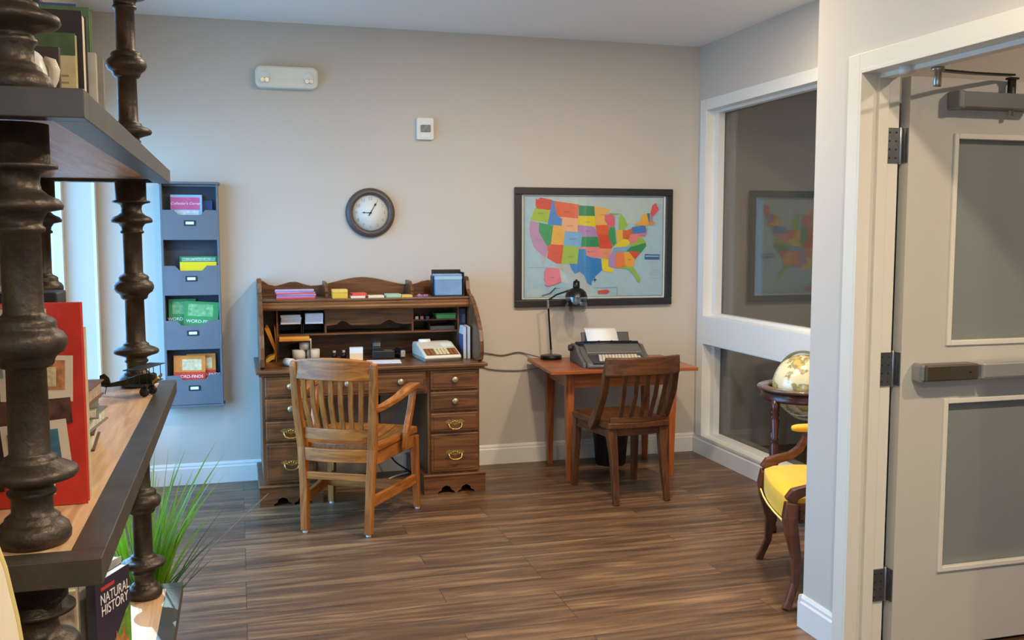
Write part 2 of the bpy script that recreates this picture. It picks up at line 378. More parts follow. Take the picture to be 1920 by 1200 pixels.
# ceiling lights
def can(x,y,label,power,rgb=(255,236,208),spot=True):
    t=thing('ceiling_light',label,'ceiling light',(x,y,2.69),0,'recessed ceiling lights')
    obj('trim_ring',MB().lathe([(.078,-.001),(.095,-.001),(.098,-.006),(.078,-.008),(.076,-.002),(.078,-.001)],32,cap=False),M_white,t)
    obj('lens',MB().lathe([(.0001,-.003),(.077,-.003)],32,cap=False),emit('lamp_lens',rgb,6),t)
    L=D.lights.new('lamp','AREA'); L.shape='DISK'; L.size=.15; L.energy=power; L.color=lin(rgb)
    o=D.objects.new('lamp',L); COL.objects.link(o); o.parent=t; o.location=(0,0,-.012)
MAP=[
('paper',(238,240,238),[(-0.493,0.337),(0.495,0.337),(0.493,-0.336),(-0.492,-0.329)]),
('sea',(176,202,214),[(-0.48,0.327),(0.481,0.328),(0.476,-0.321),(-0.481,-0.316)]),
('Canada',(196,206,202),[(-0.362,0.322),(0.47,0.322),(0.471,0.282),(0.445,0.285),(0.423,0.288),(0.399,0.273),(0.385,0.222),(0.326,0.211),(0.276,0.152),(0.226,0.144),(0.205,0.195),(0.182,0.22),(0.1,0.222),(-0.109,0.273),(-0.277,0.295),(-0.369,0.316)]),
('Mexico',(186,192,188),[(-0.261,-0.103),(-0.228,-0.105),(-0.172,-0.106),(-0.16,-0.138),(-0.133,-0.171),(-0.103,-0.156),(-0.072,-0.182),(-0.029,-0.244),(-0.028,-0.31),(-0.063,-0.298),(-0.109,-0.24),(-0.171,-0.188),(-0.231,-0.145),(-0.269,-0.123)]),
('Baja',(186,192,188),[(-0.369,-0.041),(-0.351,-0.053),(-0.332,-0.066),(-0.343,-0.119),(-0.356,-0.105)]),
('Yukon',(205,210,205),[(-0.244,-0.132),(-0.201,-0.181),(-0.17,-0.232),(-0.2,-0.226),(-0.229,-0.22)]),
('Washington',(228,70,62),[(-0.4,0.309),(-0.387,0.302),(-0.369,0.316),(-0.292,0.301),(-0.302,0.237),(-0.392,0.245),(-0.402,0.269)]),
('Oregon',(172,196,58),[(-0.397,0.262),(-0.392,0.245),(-0.302,0.237),(-0.32,0.157),(-0.434,0.174),(-0.418,0.216)]),
('California',(196,148,186),[(-0.434,0.171),(-0.377,0.157),(-0.38,0.101),(-0.322,0.002),(-0.32,-0.03),(-0.332,-0.066),(-0.366,-0.041),(-0.41,-0.002),(-0.436,0.069),(-0.444,0.125)]),
('Nevada',(58,158,98),[(-0.377,0.157),(-0.283,0.14),(-0.298,0.02),(-0.322,0.005),(-0.38,0.101)]),
('Idaho',(68,138,208),[(-0.292,0.301),(-0.277,0.295),(-0.265,0.222),(-0.243,0.19),(-0.224,0.183),(-0.227,0.137),(-0.32,0.147),(-0.302,0.237)]),
('Montana',(236,102,60),[(-0.277,0.295),(-0.109,0.273),(-0.116,0.184),(-0.224,0.194),(-0.243,0.19),(-0.265,0.222)]),
('Wyoming',(246,178,130),[(-0.223,0.194),(-0.116,0.184),(-0.118,0.099),(-0.204,0.102),(-0.227,0.106)]),
('Utah',(244,178,72),[(-0.283,0.14),(-0.227,0.137),(-0.227,0.106),(-0.204,0.102),(-0.214,0.015),(-0.298,0.02)]),
('Arizona',(232,84,60),[(-0.298,0.02),(-0.214,0.015),(-0.228,-0.105),(-0.261,-0.103),(-0.325,-0.066),(-0.318,-0.03),(-0.322,0.002)]),
('Colorado',(120,178,220),[(-0.204,0.102),(-0.092,0.095),(-0.094,0.004),(-0.214,0.013)]),
('New_Mexico',(162,192,60),[(-0.214,0.013),(-0.109,0.004),(-0.119,-0.106),(-0.172,-0.106),(-0.228,-0.105)]),
('North_Dakota',(50,142,92),[(-0.109,0.268),(-0.006,0.263),(-0.001,0.201),(-0.112,0.203)]),
('South_Dakota',(238,212,20),[(-0.112,0.201),(-0.001,0.2),(0.004,0.129),(-0.024,0.135),(-0.117,0.144)]),
('Nebraska',(186,138,188),[(-0.117,0.144),(-0.02,0.134),(0.004,0.124),(0.019,0.067),(-0.09,0.069),(-0.092,0.095),(-0.118,0.099)]),
('Kansas',(46,145,88),[(-0.09,0.067),(0.021,0.066),(0.032,0.003),(-0.094,0.004)]),
('Oklahoma',(240,138,130),[(-0.109,0.003),(0.033,0.001),(0.04,-0.068),(-0.021,-0.067),(-0.058,-0.051),(-0.061,-0.012),(-0.109,-0.01)]),
('Texas',(42,132,198),[(-0.109,-0.01),(-0.061,-0.012),(-0.058,-0.051),(-0.021,-0.067),(0.044,-0.074),(0.053,-0.147),(0.004,-0.19),(-0.018,-0.219),(-0.022,-0.248),(-0.049,-0.233),(-0.072,-0.182),(-0.103,-0.156),(-0.133,-0.171),(-0.16,-0.138),(-0.172,-0.106),(-0.119,-0.106)]),
('Minnesota',(247,184,92),[(-0.006,0.263),(0.027,0.257),(0.081,0.251),(0.108,0.238),(0.066,0.208),(0.067,0.172),(0.087,0.144),(0.004,0.142),(-0.001,0.2)]),
('Iowa',(238,98,50),[(0.004,0.142),(0.087,0.144),(0.105,0.114),(0.088,0.08),(0.015,0.083)]),
('Missouri',(230,74,52),[(0.015,0.083),(0.088,0.08),(0.108,0.035),(0.124,0.006),(0.116,-0.01),(0.033,-0.005),(0.024,0.065)]),
('Arkansas',(240,150,112),[(0.033,-0.007),(0.116,-0.01),(0.098,-0.076),(0.042,-0.068)]),
('Louisiana',(240,208,30),[(0.044,-0.074),(0.097,-0.078),(0.091,-0.121),(0.127,-0.14),(0.127,-0.162),(0.088,-0.163),(0.053,-0.147)]),
('Wisconsin',(234,104,120),[(0.066,0.208),(0.104,0.215),(0.136,0.198),(0.137,0.133),(0.102,0.13),(0.086,0.149),(0.067,0.172)]),
('Illinois',(58,155,92),[(0.102,0.127),(0.137,0.13),(0.148,0.028),(0.128,0.007),(0.108,0.035),(0.088,0.08)]),
('Upper_Michigan',(160,196,80),[(0.097,0.221),(0.182,0.218),(0.128,0.207)]),
('Michigan',(160,196,80),[(0.164,0.115),(0.163,0.187),(0.182,0.216),(0.209,0.18),(0.226,0.144),(0.207,0.116)]),
('Indiana',(247,188,70),[(0.149,0.111),(0.191,0.113),(0.194,0.057),(0.153,0.022)]),
('Ohio',(224,108,52),[(0.191,0.111),(0.223,0.11),(0.259,0.124),(0.26,0.086),(0.23,0.048),(0.194,0.057)]),
('Kentucky',(238,212,30),[(0.128,-0.002),(0.153,0.022),(0.194,0.055),(0.23,0.048),(0.246,0.028),(0.221,0.004)]),
('Tennessee',(130,174,210),[(0.128,-0.003),(0.248,0.006),(0.218,-0.028),(0.123,-0.032)]),
('Mississippi',(184,144,198),[(0.117,-0.032),(0.144,-0.034),(0.142,-0.134),(0.119,-0.129),(0.098,-0.121),(0.098,-0.074)]),
('Alabama',(244,130,70),[(0.144,-0.034),(0.202,-0.034),(0.212,-0.124),(0.154,-0.139),(0.142,-0.134)]),
('Georgia',(247,174,62),[(0.202,-0.034),(0.24,-0.032),(0.28,-0.081),(0.267,-0.132),(0.212,-0.124)]),
('Florida',(150,192,80),[(0.165,-0.137),(0.212,-0.126),(0.268,-0.13),(0.32,-0.207),(0.316,-0.233),(0.296,-0.222),(0.264,-0.17),(0.228,-0.144)]),
('South_Carolina',(225,80,60),[(0.237,-0.031),(0.276,-0.023),(0.317,-0.038),(0.281,-0.081)]),
('North_Carolina',(52,146,88),[(0.218,-0.028),(0.248,-0.001),(0.354,0.028),(0.358,0.006),(0.32,-0.038),(0.276,-0.023)]),
('Virginia',(158,188,80),[(0.246,0.022),(0.317,0.072),(0.354,0.037),(0.354,0.028),(0.248,0.001)]),
('West_Virginia',(238,130,130),[(0.248,0.085),(0.295,0.088),(0.317,0.074),(0.279,0.029),(0.246,0.028),(0.232,0.048)]),
('Pennsylvania',(68,128,200),[(0.257,0.13),(0.351,0.141),(0.358,0.094),(0.262,0.085)]),
('Maryland',(220,120,140),[(0.295,0.088),(0.358,0.094),(0.349,0.068),(0.317,0.074)]),
('New_Jersey',(196,130,165),[(0.353,0.127),(0.368,0.116),(0.357,0.079)]),
('New_York',(247,174,60),[(0.276,0.15),(0.315,0.167),(0.326,0.211),(0.36,0.218),(0.375,0.142),(0.347,0.139),(0.277,0.143)]),
('Vermont',(58,138,110),[(0.36,0.218),(0.38,0.222),(0.377,0.167)]),
('New_Hampshire',(190,140,180),[(0.38,0.218),(0.401,0.197),(0.404,0.164),(0.378,0.166)]),
('Massachusetts',(240,150,60),[(0.374,0.164),(0.418,0.162),(0.407,0.144),(0.375,0.144)]),
('Maine',(234,88,92),[(0.399,0.273),(0.423,0.288),(0.446,0.245),(0.403,0.2),(0.385,0.22)]),
('Alaska',(240,130,150),[(-0.332,-0.131),(-0.291,-0.129),(-0.244,-0.135),(-0.229,-0.22),(-0.275,-0.239),(-0.319,-0.25),(-0.342,-0.237),(-0.331,-0.219),(-0.348,-0.201),(-0.339,-0.18),(-0.346,-0.158)]),
('Puerto_Rico',(228,80,70),[(0.021,-0.281),(0.086,-0.275),(0.104,-0.286),(0.087,-0.3),(0.023,-0.301)]),
('title',(60,110,160),[(0.349,-0.045),(0.455,-0.049),(0.453,-0.081),(0.348,-0.079)]),
('titleline',(190,210,225),[(0.354,-0.056),(0.449,-0.058),(0.448,-0.063),(0.354,-0.062)]),
]
# ============================================================ wall things
M_dwood=mat('dark_brown_frame',(82,70,66),.4,var=.08,scale=10)
# framed map; local x right, y out of the wall (negative), z up
mp=thing('framed_map','black framed coloured map of the United States on the wall above the typewriter','framed map',(2.22,5.85,1.382))
fb=MB(); w,h,t=.54,.378,.045
fb.box(-w,w,-.03,0,h-t,h).box(-w,w,-.03,0,-h,-h+t).box(-w,-w+t,-.03,0,-h+t,h-t).box(w-t,w,-.03,0,-h+t,h-t)
fb.box(-w+t,w-t,-.01,0,-h+t,h-t)
obj('frame',fb,mat('black_picture_frame',(38,36,38),.4,var=.05),mp,.004)
pm=MB(); mats=[];idx={}
for i,(nm,c,p) in enumerate(MAP):
    if c not in idx:
        idx[c]=len(mats); mats.append(mat('map_ink',c,.6,var=.04,scale=30))
    pm.cur=idx[c]; y=-.0112-.00012*i
    pts=[(max(-w+t,min(w-t,a)),max(-h+t,min(h-t,b_))) for a,b_ in p]
    pm.prism(pts,'y',y,y+.0004)
M_ink=mat('grey_ink',(86,92,104),.6,var=0)
pm.cur=len(mats); mats.append(M_ink)
def line(bld,x0,x1,z0,z1,y=-.0185): bld.box(x0,x1,y,y+.0004,z0,z1)
for a in (-.479,.477): line(pm,a-.0012,a+.0012,-.318,.325)
for a in (-.318,.325): line(pm,-.479,.477,a-.0012,a+.0012)
for q in ((-.275,-.24,-.262,-.26),(.0,.155,-.262,-.2605),(.155,.1565,-.315,-.262),(-.44,-.32,-.127,-.126),(-.275,-.2738,-.315,-.262)): line(pm,*q)
for q in ((.38,.46,-.15,-.1494),(.38,.46,-.165,-.1644),(.38,.45,-.18,-.1794),(.38,.46,-.205,-.2044)): line(pm,*q)
pm.prism([(.0,-.19),(.004,-.209),(.0,-.23),(-.004,-.209)],'y',-.019,-.0186); pm.prism([(-.016,-.209),(0,-.205),(.016,-.209),(0,-.213)],'y',-.019,-.0186)
pm.prism([(-.31,-.29),(-.27,-.255),(-.265,-.258),(-.30,-.295),(-.36,-.31),(-.36,-.305)],'y',-.019,-.0186)
obj('map_print',pm,mats,mp)
for nm,sz in (('Oregon',1),('Montana',1),('Wyoming',1),('Colorado',1),('Kansas',1),('New_Mexico',.8),('Oklahoma',.8),('Arizona',.8),('Texas',1.3),('Utah',.8),('Nevada',.8),('Idaho',.8),('Missouri',.7),('Nebraska',.9),('South_Dakota',.7),('North_Dakota',.7),('Minnesota',.7),('Iowa',.8),('Georgia',.6),('Florida',.6),('Washington',.8),('California',.8),('Alaska',.8),('Arkansas',.6)):
    P=[q for q in MAP if q[0]==nm][0][2]
    cx=(max(a for a,_ in P)+min(a for a,_ in P))/2; cz=sum(b_ for _,b_ in P)/len(P)
    text('state_name',nm.replace('_',' ').upper(),.0085*sz,M_ink,mp,(cx,-.0192,cz),(PI/2,0,0),.0001)
obj('glazing',MB().box(-w+t,w-t,-.0225,-.0215,-h+t,h-t),glass('map_glass',(250,252,252)),mp)

# wall clock
ck=thing('wall_clock','round dark brown wall clock with a white dial above the roll top desk','clock',(.775,5.85,1.594))
obj('rim',MB().lathe([(.108,.0),(.146,.0),(.149,.012),(.142,.03),(.125,.038),(.112,.034),(.107,.02),(.107,.0)],48,(0,0,0),'y',cap=False),M_dwood,ck)
obj('dial',MB().lathe([(.0001,.014),(.108,.014),(.108,.001),(.0001,.001)],48,(0,0,0),'y',cap=False),mat('clock_dial',(222,224,218),.5,var=.01),ck)
for k in range(1,13):
    a=R(90-30*k)
    text('numeral',str(k),.026,mat('numeral_ink',(150,146,142),.6,var=0) if k==1 else D.materials['numeral_ink'],ck,(.085*math.cos(a),-.0146,.085*math.sin(a)),(PI/2,0,0),.0003)
def hand(name,ang,L,wd,y,tail):
    a=R(90-ang); M=Matrix.Rotation(-a,4,'Y')
    bd=MB(M); bd.prism([(-tail,-wd),(-tail,wd),(L*.55,wd*.5),(L*.72,wd*1.8),(L*.8,wd*.5),(L,0),(L*.8,-wd*.5),(L*.72,-wd*1.8),(L*.55,-wd*.5)],'y',y-.0006,y)
    obj(name,bd,M_black,ck)
hand('hour_hand',272,.056,.0028,-.018,.008); hand('minute_hand',31,.082,.0034,-.020,.02)
obj('hub',MB().lathe([(.005,.014),(.005,.022),(.0001,.023)],14,(0,0,0),'y'),M_black,ck)

# emergency light
el=thing('emergency_light','white emergency light with two small lamp heads high on the wall','emergency light',(.297,5.85,2.37))
def rr(w,h,r,n=6):
    out=[]
    for cx,cy,a0 in ((w-r,h-r,0),(-w+r,h-r,90),(-w+r,-h+r,180),(w-r,-h+r,270)):
        for k in range(n+1):
            a=R(a0+90*k/n); out.append((cx+r*math.cos(a),cy+r*math.sin(a)))
    return out
obj('housing',MB().prism(rr(.178,.062,.035),'y',-.062,0),mat('cream_housing',(226,222,206),.4,var=.01),el,.012)
for sx in (-1,1):
    e=obj('lamp_bezel',MB().ball((sx*.125,-.058,-.002),.034,(1,.35,1.1)),M_white,el)
    s=MB()
    s.lathe([(.0001,-.004),(.012,-.002),(.013,.006),(.012,.008)],16,(sx*.125-.012,-.0705,-.022),'y').lathe([(.0001,-.004),(.012,-.002),(.013,.006),(.012,.008)],16,(sx*.125+.012,-.0705,-.022),'y')
    obj('lens',s,M_silver,e)
# strobe
al=thing('wall_alarm','small white wall alarm with a grey strobe lens on the wall','alarm',(1.113,5.85,2.104))
obj('housing',MB().prism(rr(.052,.066,.01,3),'y',-.03,0),M_white,al,.004)
obj('strobe_lens',MB().prism(rr(.03,.021,.004,2),'y',-.044,-.03),mat('grey_lens',(120,120,118),.2,var=.3,scale=80),al,.003)
obj('speaker_panel',MB().prism([(a,b_-.027) for a,b_ in rr(.03,.03,.004,2)],'y',-.034,-.03),M_white,al,.001)

# wall rack with four pockets
rk=thing('magazine_rack','tall slate grey wall rack with four labelled pockets beside the window','wall rack',(-.257,5.85,1.118))
hw=.157; ht=.63
b=MB().box(-hw,-hw+.012,-.105,0,-ht,ht).box(hw-.012,hw,-.105,0,-ht,ht)
obj('side_panel',b,M_rack,rk,.001)
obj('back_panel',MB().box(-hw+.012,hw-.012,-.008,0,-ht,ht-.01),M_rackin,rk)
obj('top_board',MB().box(-hw-.008,hw+.008,-.115,0,ht-.001,ht+.012),M_rack,rk,.002)
obj('bottom_board',MB().box(-hw-.008,hw+.008,-.112,0,-ht-.013,-ht),M_rack,rk,.002)
pz=[(1.433,1.602),(1.119,1.287),(.809,.976),(.49,.661)]
for z0,z1 in pz:
    z0-=1.118; z1-=1.118; a=hw-.012
    pts=[(-a,z0),(a,z0),(a,z1),(.085,z1),(.06,z1-.028),(-.06,z1-.028),(-.085,z1),(-a,z1)]
    p=obj('pocket',MB().prism(pts,'y',-.105,-.096).box(-a,a,-.096,-.008,z0,z0+.01),M_rack,rk,.001)
    zc=(z0+z1)/2+.0
    lb=MB().box(-.032,.032,-.109,-.105,zc-.004,zc+.026)
    q=obj('label_holder',lb,mat('dark_label_holder',(40,44,54),.4),p,.001)
    obj('label_card',MB().box(-.022,.022,-.1098,-.109,zc+.003,zc+.019),M_paper,p)
# contents, each a thing of its own (world coordinates)
def booklet(name,label,cat,x0,x1,z0,z1,y,t,rgb,tilt=0,group=None,lean=-6):
    r=thing(name,label,cat,((x0+x1)/2,y,z0),0,group); r.rotation_euler=(R(lean),R(tilt),0)
    w=(x1-x0)/2; h=z1-z0
    obj('cover',MB().box(-w,w,-t/2-.0012,-t/2,0,h).box(-w,w,t/2,t/2+.0012,0,h).box(-w-.001,-w,-t/2-.0012,t/2+.0012,0,h),mat('cover_ink',rgb,.35,var=.08,scale=30,coat=.3),r)
    obj('pages',MB().box(-w,w-.002,-t/2,t/2,.001,h-.002),M_paper,r)
    return r,w,h,t
def patch(parent,name,x0,x1,z0,z1,y,rgb,tv=.1,sc=40):
    return obj(name,MB().box(x0,x1,y-.0005,y,z0,z1),mat('printed_patch',rgb,.4,var=tv,scale=sc),parent)
M_pw=mat('white_print',(245,240,238),.5,var=0)
r,w,h,t=booklet('activity_magazine','pink and pale blue activity magazine in the topmost pocket of the wall rack','magazine',-.36,-.19,1.45,1.69,5.79,.012,(150,190,214))
patch(r,'title_banner',-w,w-.012,h-.085,h-.015,-t/2-.0012,(206,92,140)); patch(r,'cover_picture',-w+.02,w-.02,.05,h-.09,-t/2-.0012,(214,222,228),.25,60)
text('title',"Collector's Corner",.021,M_pw,r,(-.004,-t/2-.0022,h-.05),(PI/2,0,0),shear=.3)
r,w,h,t=booklet('activity_book','dark blue booklet behind the pink magazine in the topmost rack pocket','booklet',-.25,-.135,1.45,1.66,5.812,.006,(44,72,120))
r,w,h,t=booklet('crossword_book','green puzzle book standing behind the yellow crayon box in the wall rack','book',-.32,-.115,1.135,1.34,5.80,.014,(52,128,74))
patch(r,'cover_stripe',-w+.01,w-.01,h-.03,h-.008,-t/2-.0012,(150,190,160),.4,80)
cr=thing('crayon_box','yellow crayon box with a scalloped front in the second rack pocket','crayon box',(-.218,5.772,1.13))
obj('box',MB().box(-.10,.10,-.014,.014,0,.178),mat('crayon_yellow',(238,206,24),.4,var=.04),cr,.001)
sc=MB()
for k in range(5): sc.lathe([(.0001,-.0158),(.014,-.0156),(.014,-.0140)],16,(-.08+.04*k,0,.15),'y')
obj('crayon_tips',sc,mat('crayon_window',(90,80,60),.5,var=.5,scale=90),cr)
for (nm,lab,x0,x1,z1,yy,tl,tx) in (('word_finds_book','green word finds book fanned out at the right of the third rack pocket',-.315,-.128,1.08,5.775,4,.0),('word_finds_book','green word finds book tucked at the left of the third rack pocket',-.388,-.24,1.095,5.797,0,0)):
    r,w,h,t=booklet(nm,lab,'book',x0,x1,.84,z1,yy,.01,(58,150,84),tl,'green word finds books')
    patch(r,'cover_picture',-w+.02,w-.03,h-.085,h-.015,-t/2-.0012,(120,178,120),.4,50); patch(r,'cover_panel',-w+.002,w-.002,.04,h-.15,-t/2-.0012,(236,206,210))
    text('title','WORD-FINDS',.026,M_pw,r,(.0,-t/2-.0022,h-.115),(PI/2,0,0))
for (nm,lab,x0,x1,z1,yy,tl) in (('word_finds_book','orange word finds book at the front of the lowest rack pocket',-.372,-.20,.77,5.775,1),('word_finds_book','orange word finds book half hidden at the right of the lowest rack pocket',-.30,-.14,.775,5.797,0)):
    r,w,h,t=booklet(nm,lab,'book',x0,x1,.51,z1,yy,.01,(232,138,50),tl,'orange word finds books')
    patch(r,'cover_picture',-w+.045,w-.02,h-.085,h-.022,-t/2-.0012,(238,206,160),.25,50); patch(r,'red_band',-w,w,h-.15,h-.095,-t/2-.0012,(222,62,40)); patch(r,'cover_panel',-w+.03,w-.02,.05,h-.152,-t/2-.0012,(236,230,220))
    text('title','WORD-FINDS',.024,M_pw,r,(.0 if tl else .03,-t/2-.0022,h-.122),(PI/2,0,0))
# ============================================================ roll top desk; local = world
dk=thing('roll_top_desk','brown wooden roll top desk with its tambour rolled up against the back wall','desk',(.70,5.55,0))
def T(b): b.M=Matrix.Translation((-.70,-5.55,0)); return b
def dobj(name,b,m,par=None,bev=0,lab=None): return obj(name,b,m,par or dk,bev,label=lab)
DF,DB=5.26,5.835
top=T(MB()).box(.075,1.345,5.215,DB,.722,.742)
top=dobj('writing_top',top,W_oak['x'],None,.005)
dobj('top_moulding',T(MB()).box(.09,1.33,5.232,5.25,.706,.722),W_oak['x'],top,.004)
def pedestal(x0,x1,px0,px1):
    p=dobj('pedestal',T(MB()).box(x0,x1,DF,DB,.10,.722),W_oak['z'],None,.002)
    q=T(MB())
    # scalloped plinth front and sides
    a,b_=px0,px1; m=(a+b_)/2; pts=[(a,0),(a,.098),(b_,.098),(b_,0)]
    def arch(cx): return [(cx+.05,0),(cx+.045,.012),(cx+.03,.018),(cx+.022,.036),(cx,.046),(cx-.022,.036),(cx-.03,.018),(cx-.045,.012),(cx-.05,0)]
    w=b_-a
    pts+=arch(a+w*.68)+arch(a+w*.36)
    q.prism(pts,'y',DF-.022,DF-.004)
    q.box(a,a+.018,DF-.004,DB,.0,.098).box(b_-.018,b_,DF-.004,DB,.0,.098)
    q=dobj('plinth',q,W_oak['x'],p,.001)
    dobj('plinth_moulding',T(MB()).box(a-.004,b_+.004,DF-.027,DB,.098,.112),W_oak['x'],p,.005)
    return p
pl=pedestal(.105,.395,.082,.42); pr=pedestal(1.005,1.305,.978,1.335)
def knob(parent,x,y,z):
    b=T(MB()).lathe([(.008,0),(.006,.006),(.010,.011),(.0165,.014),(.018,.019),(.014,.024),(.0001,.025)],20,(x,y,z),'y')
    k=dobj('knob',b,mat('pewter_brass',(186,168,130),.35,.7,var=.2,scale=60) if 'pewter_brass' not in D.materials else D.materials['pewter_brass'],parent)
def pull(parent,x,y,z):
    b=T(MB())
    pl_=[(0,.013),(.012,.017),(.022,.012),(.032,.018),(.046,.012),(.056,.004),(.048,-.006),(.034,-.008),(.024,-.014),(.012,-.012),(0,-.018)]
    pts=[(x+u,z+v) for u,v in pl_]+[(x-u,z+v) for u,v in pl_[::-1][1:-1]]
    b.prism(pts,'y',y-.003,y)
    for k in range(-3,4): b.ball((x+k*.012,y-.004,z+.006*math.cos(k*1.3)),.006,(1,.6,1),8,6)
    path=[(x-.036,y-.006,z-.002),(x-.038,y-.016,z-.008),(x-.032,y-.022,z-.026),(x-.016,y-.024,z-.034),(x,y-.024,z-.035),(x+.016,y-.024,z-.034),(x+.032,y-.022,z-.026),(x+.038,y-.016,z-.008),(x+.036,y-.006,z-.002)]
    b.tube(path,.0042,8)
    dobj('drawer_pull',b,M_brass,parent)
def drawer(x0,x1,z0,z1,hw):
    b=T(MB()).box(x0,x1,DF-.014,DF-.0005,z0,z1)
    d=dobj('drawer',b,W_oak['x'],None,.005)
    dobj('drawer_panel',T(MB()).box(x0+.016,x1-.016,DF-.017,DF-.013,z0+.014,z1-.016),W_oak['x'],d,.0025)
    xm=(x0+x1)/2; zm=(z0+z1)/2
    if hw=='k': knob(d,xm,DF-.017,zm+.004)
    elif hw=='kk': knob(d,x0+(x1-x0)*.26,DF-.017,zm+.006); knob(d,x0+(x1-x0)*.755,DF-.017,zm+.006)
    else: pull(d,xm,DF-.017,zm+(.0 if z1-z0<.15 else .0))
for x0,x1 in ((.122,.385),(1.02,1.296)):
    drawer(x0,x1,.592,.704,'k'); drawer(x0,x1,.470,.582,'k'); drawer(x0,x1,.352,.460,'p'); drawer(x0,x1,.122,.342,'p')
dobj('centre_rail',T(MB()).box(.395,1.005,DF+.004,DB,.575,.722),W_oak['x'])
drawer(.405,.995,.588,.704,'kk')
# hutch
side=[(5.30,.742),(5.252,.756),(5.238,.80),(5.243,.862),(5.27,.925),(5.32,.985),(5.375,1.035),(5.44,1.08),(5.49,1.105),(5.545,1.118),(5.575,1.14),(5.592,1.19),(5.615,1.212),(5.66,1.216),(5.72,1.205),(5.83,1.205),(5.83,.742)]
for x0 in (.10,1.304):
    dobj('side_panel',T(MB()).prism(side,'x',x0,x0+.024),W_oak['z'],None,.003)
dobj('back_panel',T(MB()).box(.124,1.304,5.815,5.83,.742,1.09),W_oak['x'])
sh=dobj('gallery_shelf',T(MB()).box(.124,1.304,5.50,5.82,1.086,1.100),W_oak['x'],None,.003)
g=[(.124,1.10),(1.304,1.10),(1.304,1.165)]
xs=[1.28,1.24,1.20,1.16,1.12,1.08,1.05,1.02,.98,.94,.90,.86,.82,.78,.74,.714,.68,.64,.60,.56,.52,.48,.45,.41,.37,.33,.29,.25,.21,.17,.14,.124]
def gal(x):
    u=abs(x-.714)
    if u<.30: return 1.155+.048*(1+math.cos(PI*u/.30))/2+.006
    if u<.40: return 1.161+.026*(1-math.cos(PI*(u-.30)/.10))/2
    if u<.52: return 1.187-.026*(1-math.cos(PI*(u-.40)/.12))/2
    return 1.161+.035*(1-math.cos(PI*min(1,(u-.52)/.07)))/2
g+=[(x,gal(x)) for x in xs]
dobj('gallery_back',T(MB()).prism(g,'y',5.805,5.822),W_oak['x'],None,.002)
for x in (.487,.985):
    dobj('gallery_divider',T(MB()).prism([(5.60,1.10),(5.598,1.118),(5.61,1.124),(5.60,1.136),(5.63,1.16),(5.66,1.185),(5.70,1.19),(5.805,1.19),(5.805,1.10)],'x',x-.008,x+.008),W_oak['z'],None,.002)
tb=T(MB()).lathe([(.0001,.124),(.017,.124),(.017,1.304),(.0001,1.304)],18,(0,5.512,1.054),'x').box(.124,1.304,5.505,5.54,1.068,1.084)
dobj('tambour',tb,wood('tambour_wood',(96,58,26),(142,92,46),'x'),None,.003)
# pigeonholes
PB,PF=5.815,5.60
ph=T(MB()).box(.124,.136,PF,PB,.742,1.08)
for x in (.205,1.258): dobj('pigeonhole_divider',T(MB()).box(x-.005,x+.005,PF-.02,PB,.742,1.086),W_oak['z'],None,.001)
for x in (.478,.985): dobj('pigeonhole_divider',T(MB()).box(x-.005,x+.005,PF,PB,.895,1.086),W_oak['z'],None,.001)
b=T(MB()).box(.21,1.253,PF,PB,.885,.895).box(.99,1.253,PF,PB,.955,.963)
dobj('pigeonhole_shelf',b,W_oak['x'],None,.001)
vz=[(.483,1.086),(.98,1.086),(.98,.94),(.93,.938),(.885,.945),(.86,.962),(.84,.965),(.82,.955),(.79,.94),(.68,.937),(.62,.94),(.60,.955),(.58,.965),(.56,.962),(.54,.945),(.483,.938)]
dobj('valance',T(MB()).prism(vz,'y',PF-.002,PF+.010),W_oak['x'],None,.001)

# ------------------------------------------------------------ things on top of the desk
def stackthing(name,label,cat,x,y,z,w,d,layers,rz=0,group=None):
    t=thing(name,label,cat,(x,y,z),rz,group); h=0
    for i,(rgb,th,dx,nm) in enumerate(layers):
        obj(nm,MB().box(-w/2+dx,w/2+dx,-d/2,d/2,h,h+th),mat('paper_stock',rgb,.6,var=.05,scale=60),t,.0008); h+=th
    return t
GZ=1.100
def pads(label,x0,x1,layers,rz=0,nm='note_pad',cat='note pad',gr='note pads on top of the desk'):
    return stackthing(nm,label,cat,(x0+x1)/2,5.585,GZ,x1-x0,.09,layers,rz,gr)
for i,(c,th,dx,lab) in enumerate([((214,70,78),.013,0,'red envelope pad, bottom of the pink and purple pile on the desk top'),((150,110,170),.012,.004,'purple envelope pad, second from the bottom of the pile on the desk top'),((222,88,96),.012,-.002,'coral envelope pad, third from the bottom of the pile on the desk top'),((160,130,180),.012,-.006,'lilac envelope pad, topmost of the pile on the desk top')]):
    z=GZ+sum((.0135,.0125,.0125)[:i])
    t=stackthing('envelope_pad',lab,'envelope pad',.31+dx,5.60,z,.215,.10,[(c,th*.8,0,'envelopes'),((206,190,206),th*.2,.002,'top_sheet')],(0,-1,1.5,-2)[i],'envelope pads on top of the desk')
pads('tall yellow block of sticky notes beside the left divider on the desk top',.515,.60,[((222,180,60),.03,0,'notes'),((206,160,54),.004,.001,'band'),((232,196,96),.016,0,'notes')])
pads('cream note pad with a red pad lying on it on the desk top',.618,.70,[((236,226,196),.012,0,'notes')])
stackthing('note_pad','red note pad lying on a cream pad on the desk top','note pad',.665,5.585,GZ+.0122,.082,.085,[((224,84,74),.016,0,'notes')],4,'note pads on top of the desk')
pads('cream note pad lying alone, just right of the red one on the desk top',.72,.81,[((240,222,186),.012,0,'notes')],-2)
pads('pale green note pad in the row on the desk top',.822,.908,[((172,198,160),.019,0,'notes')])
pads('flat amber yellow note pad nearest the right divider on the desk top',.912,.975,[((230,186,92),.012,0,'notes')],0)
ec=thing('eraser_pile','small heap of lilac erasers beside the blue paper holder','eraser',(1.045,5.585,GZ))
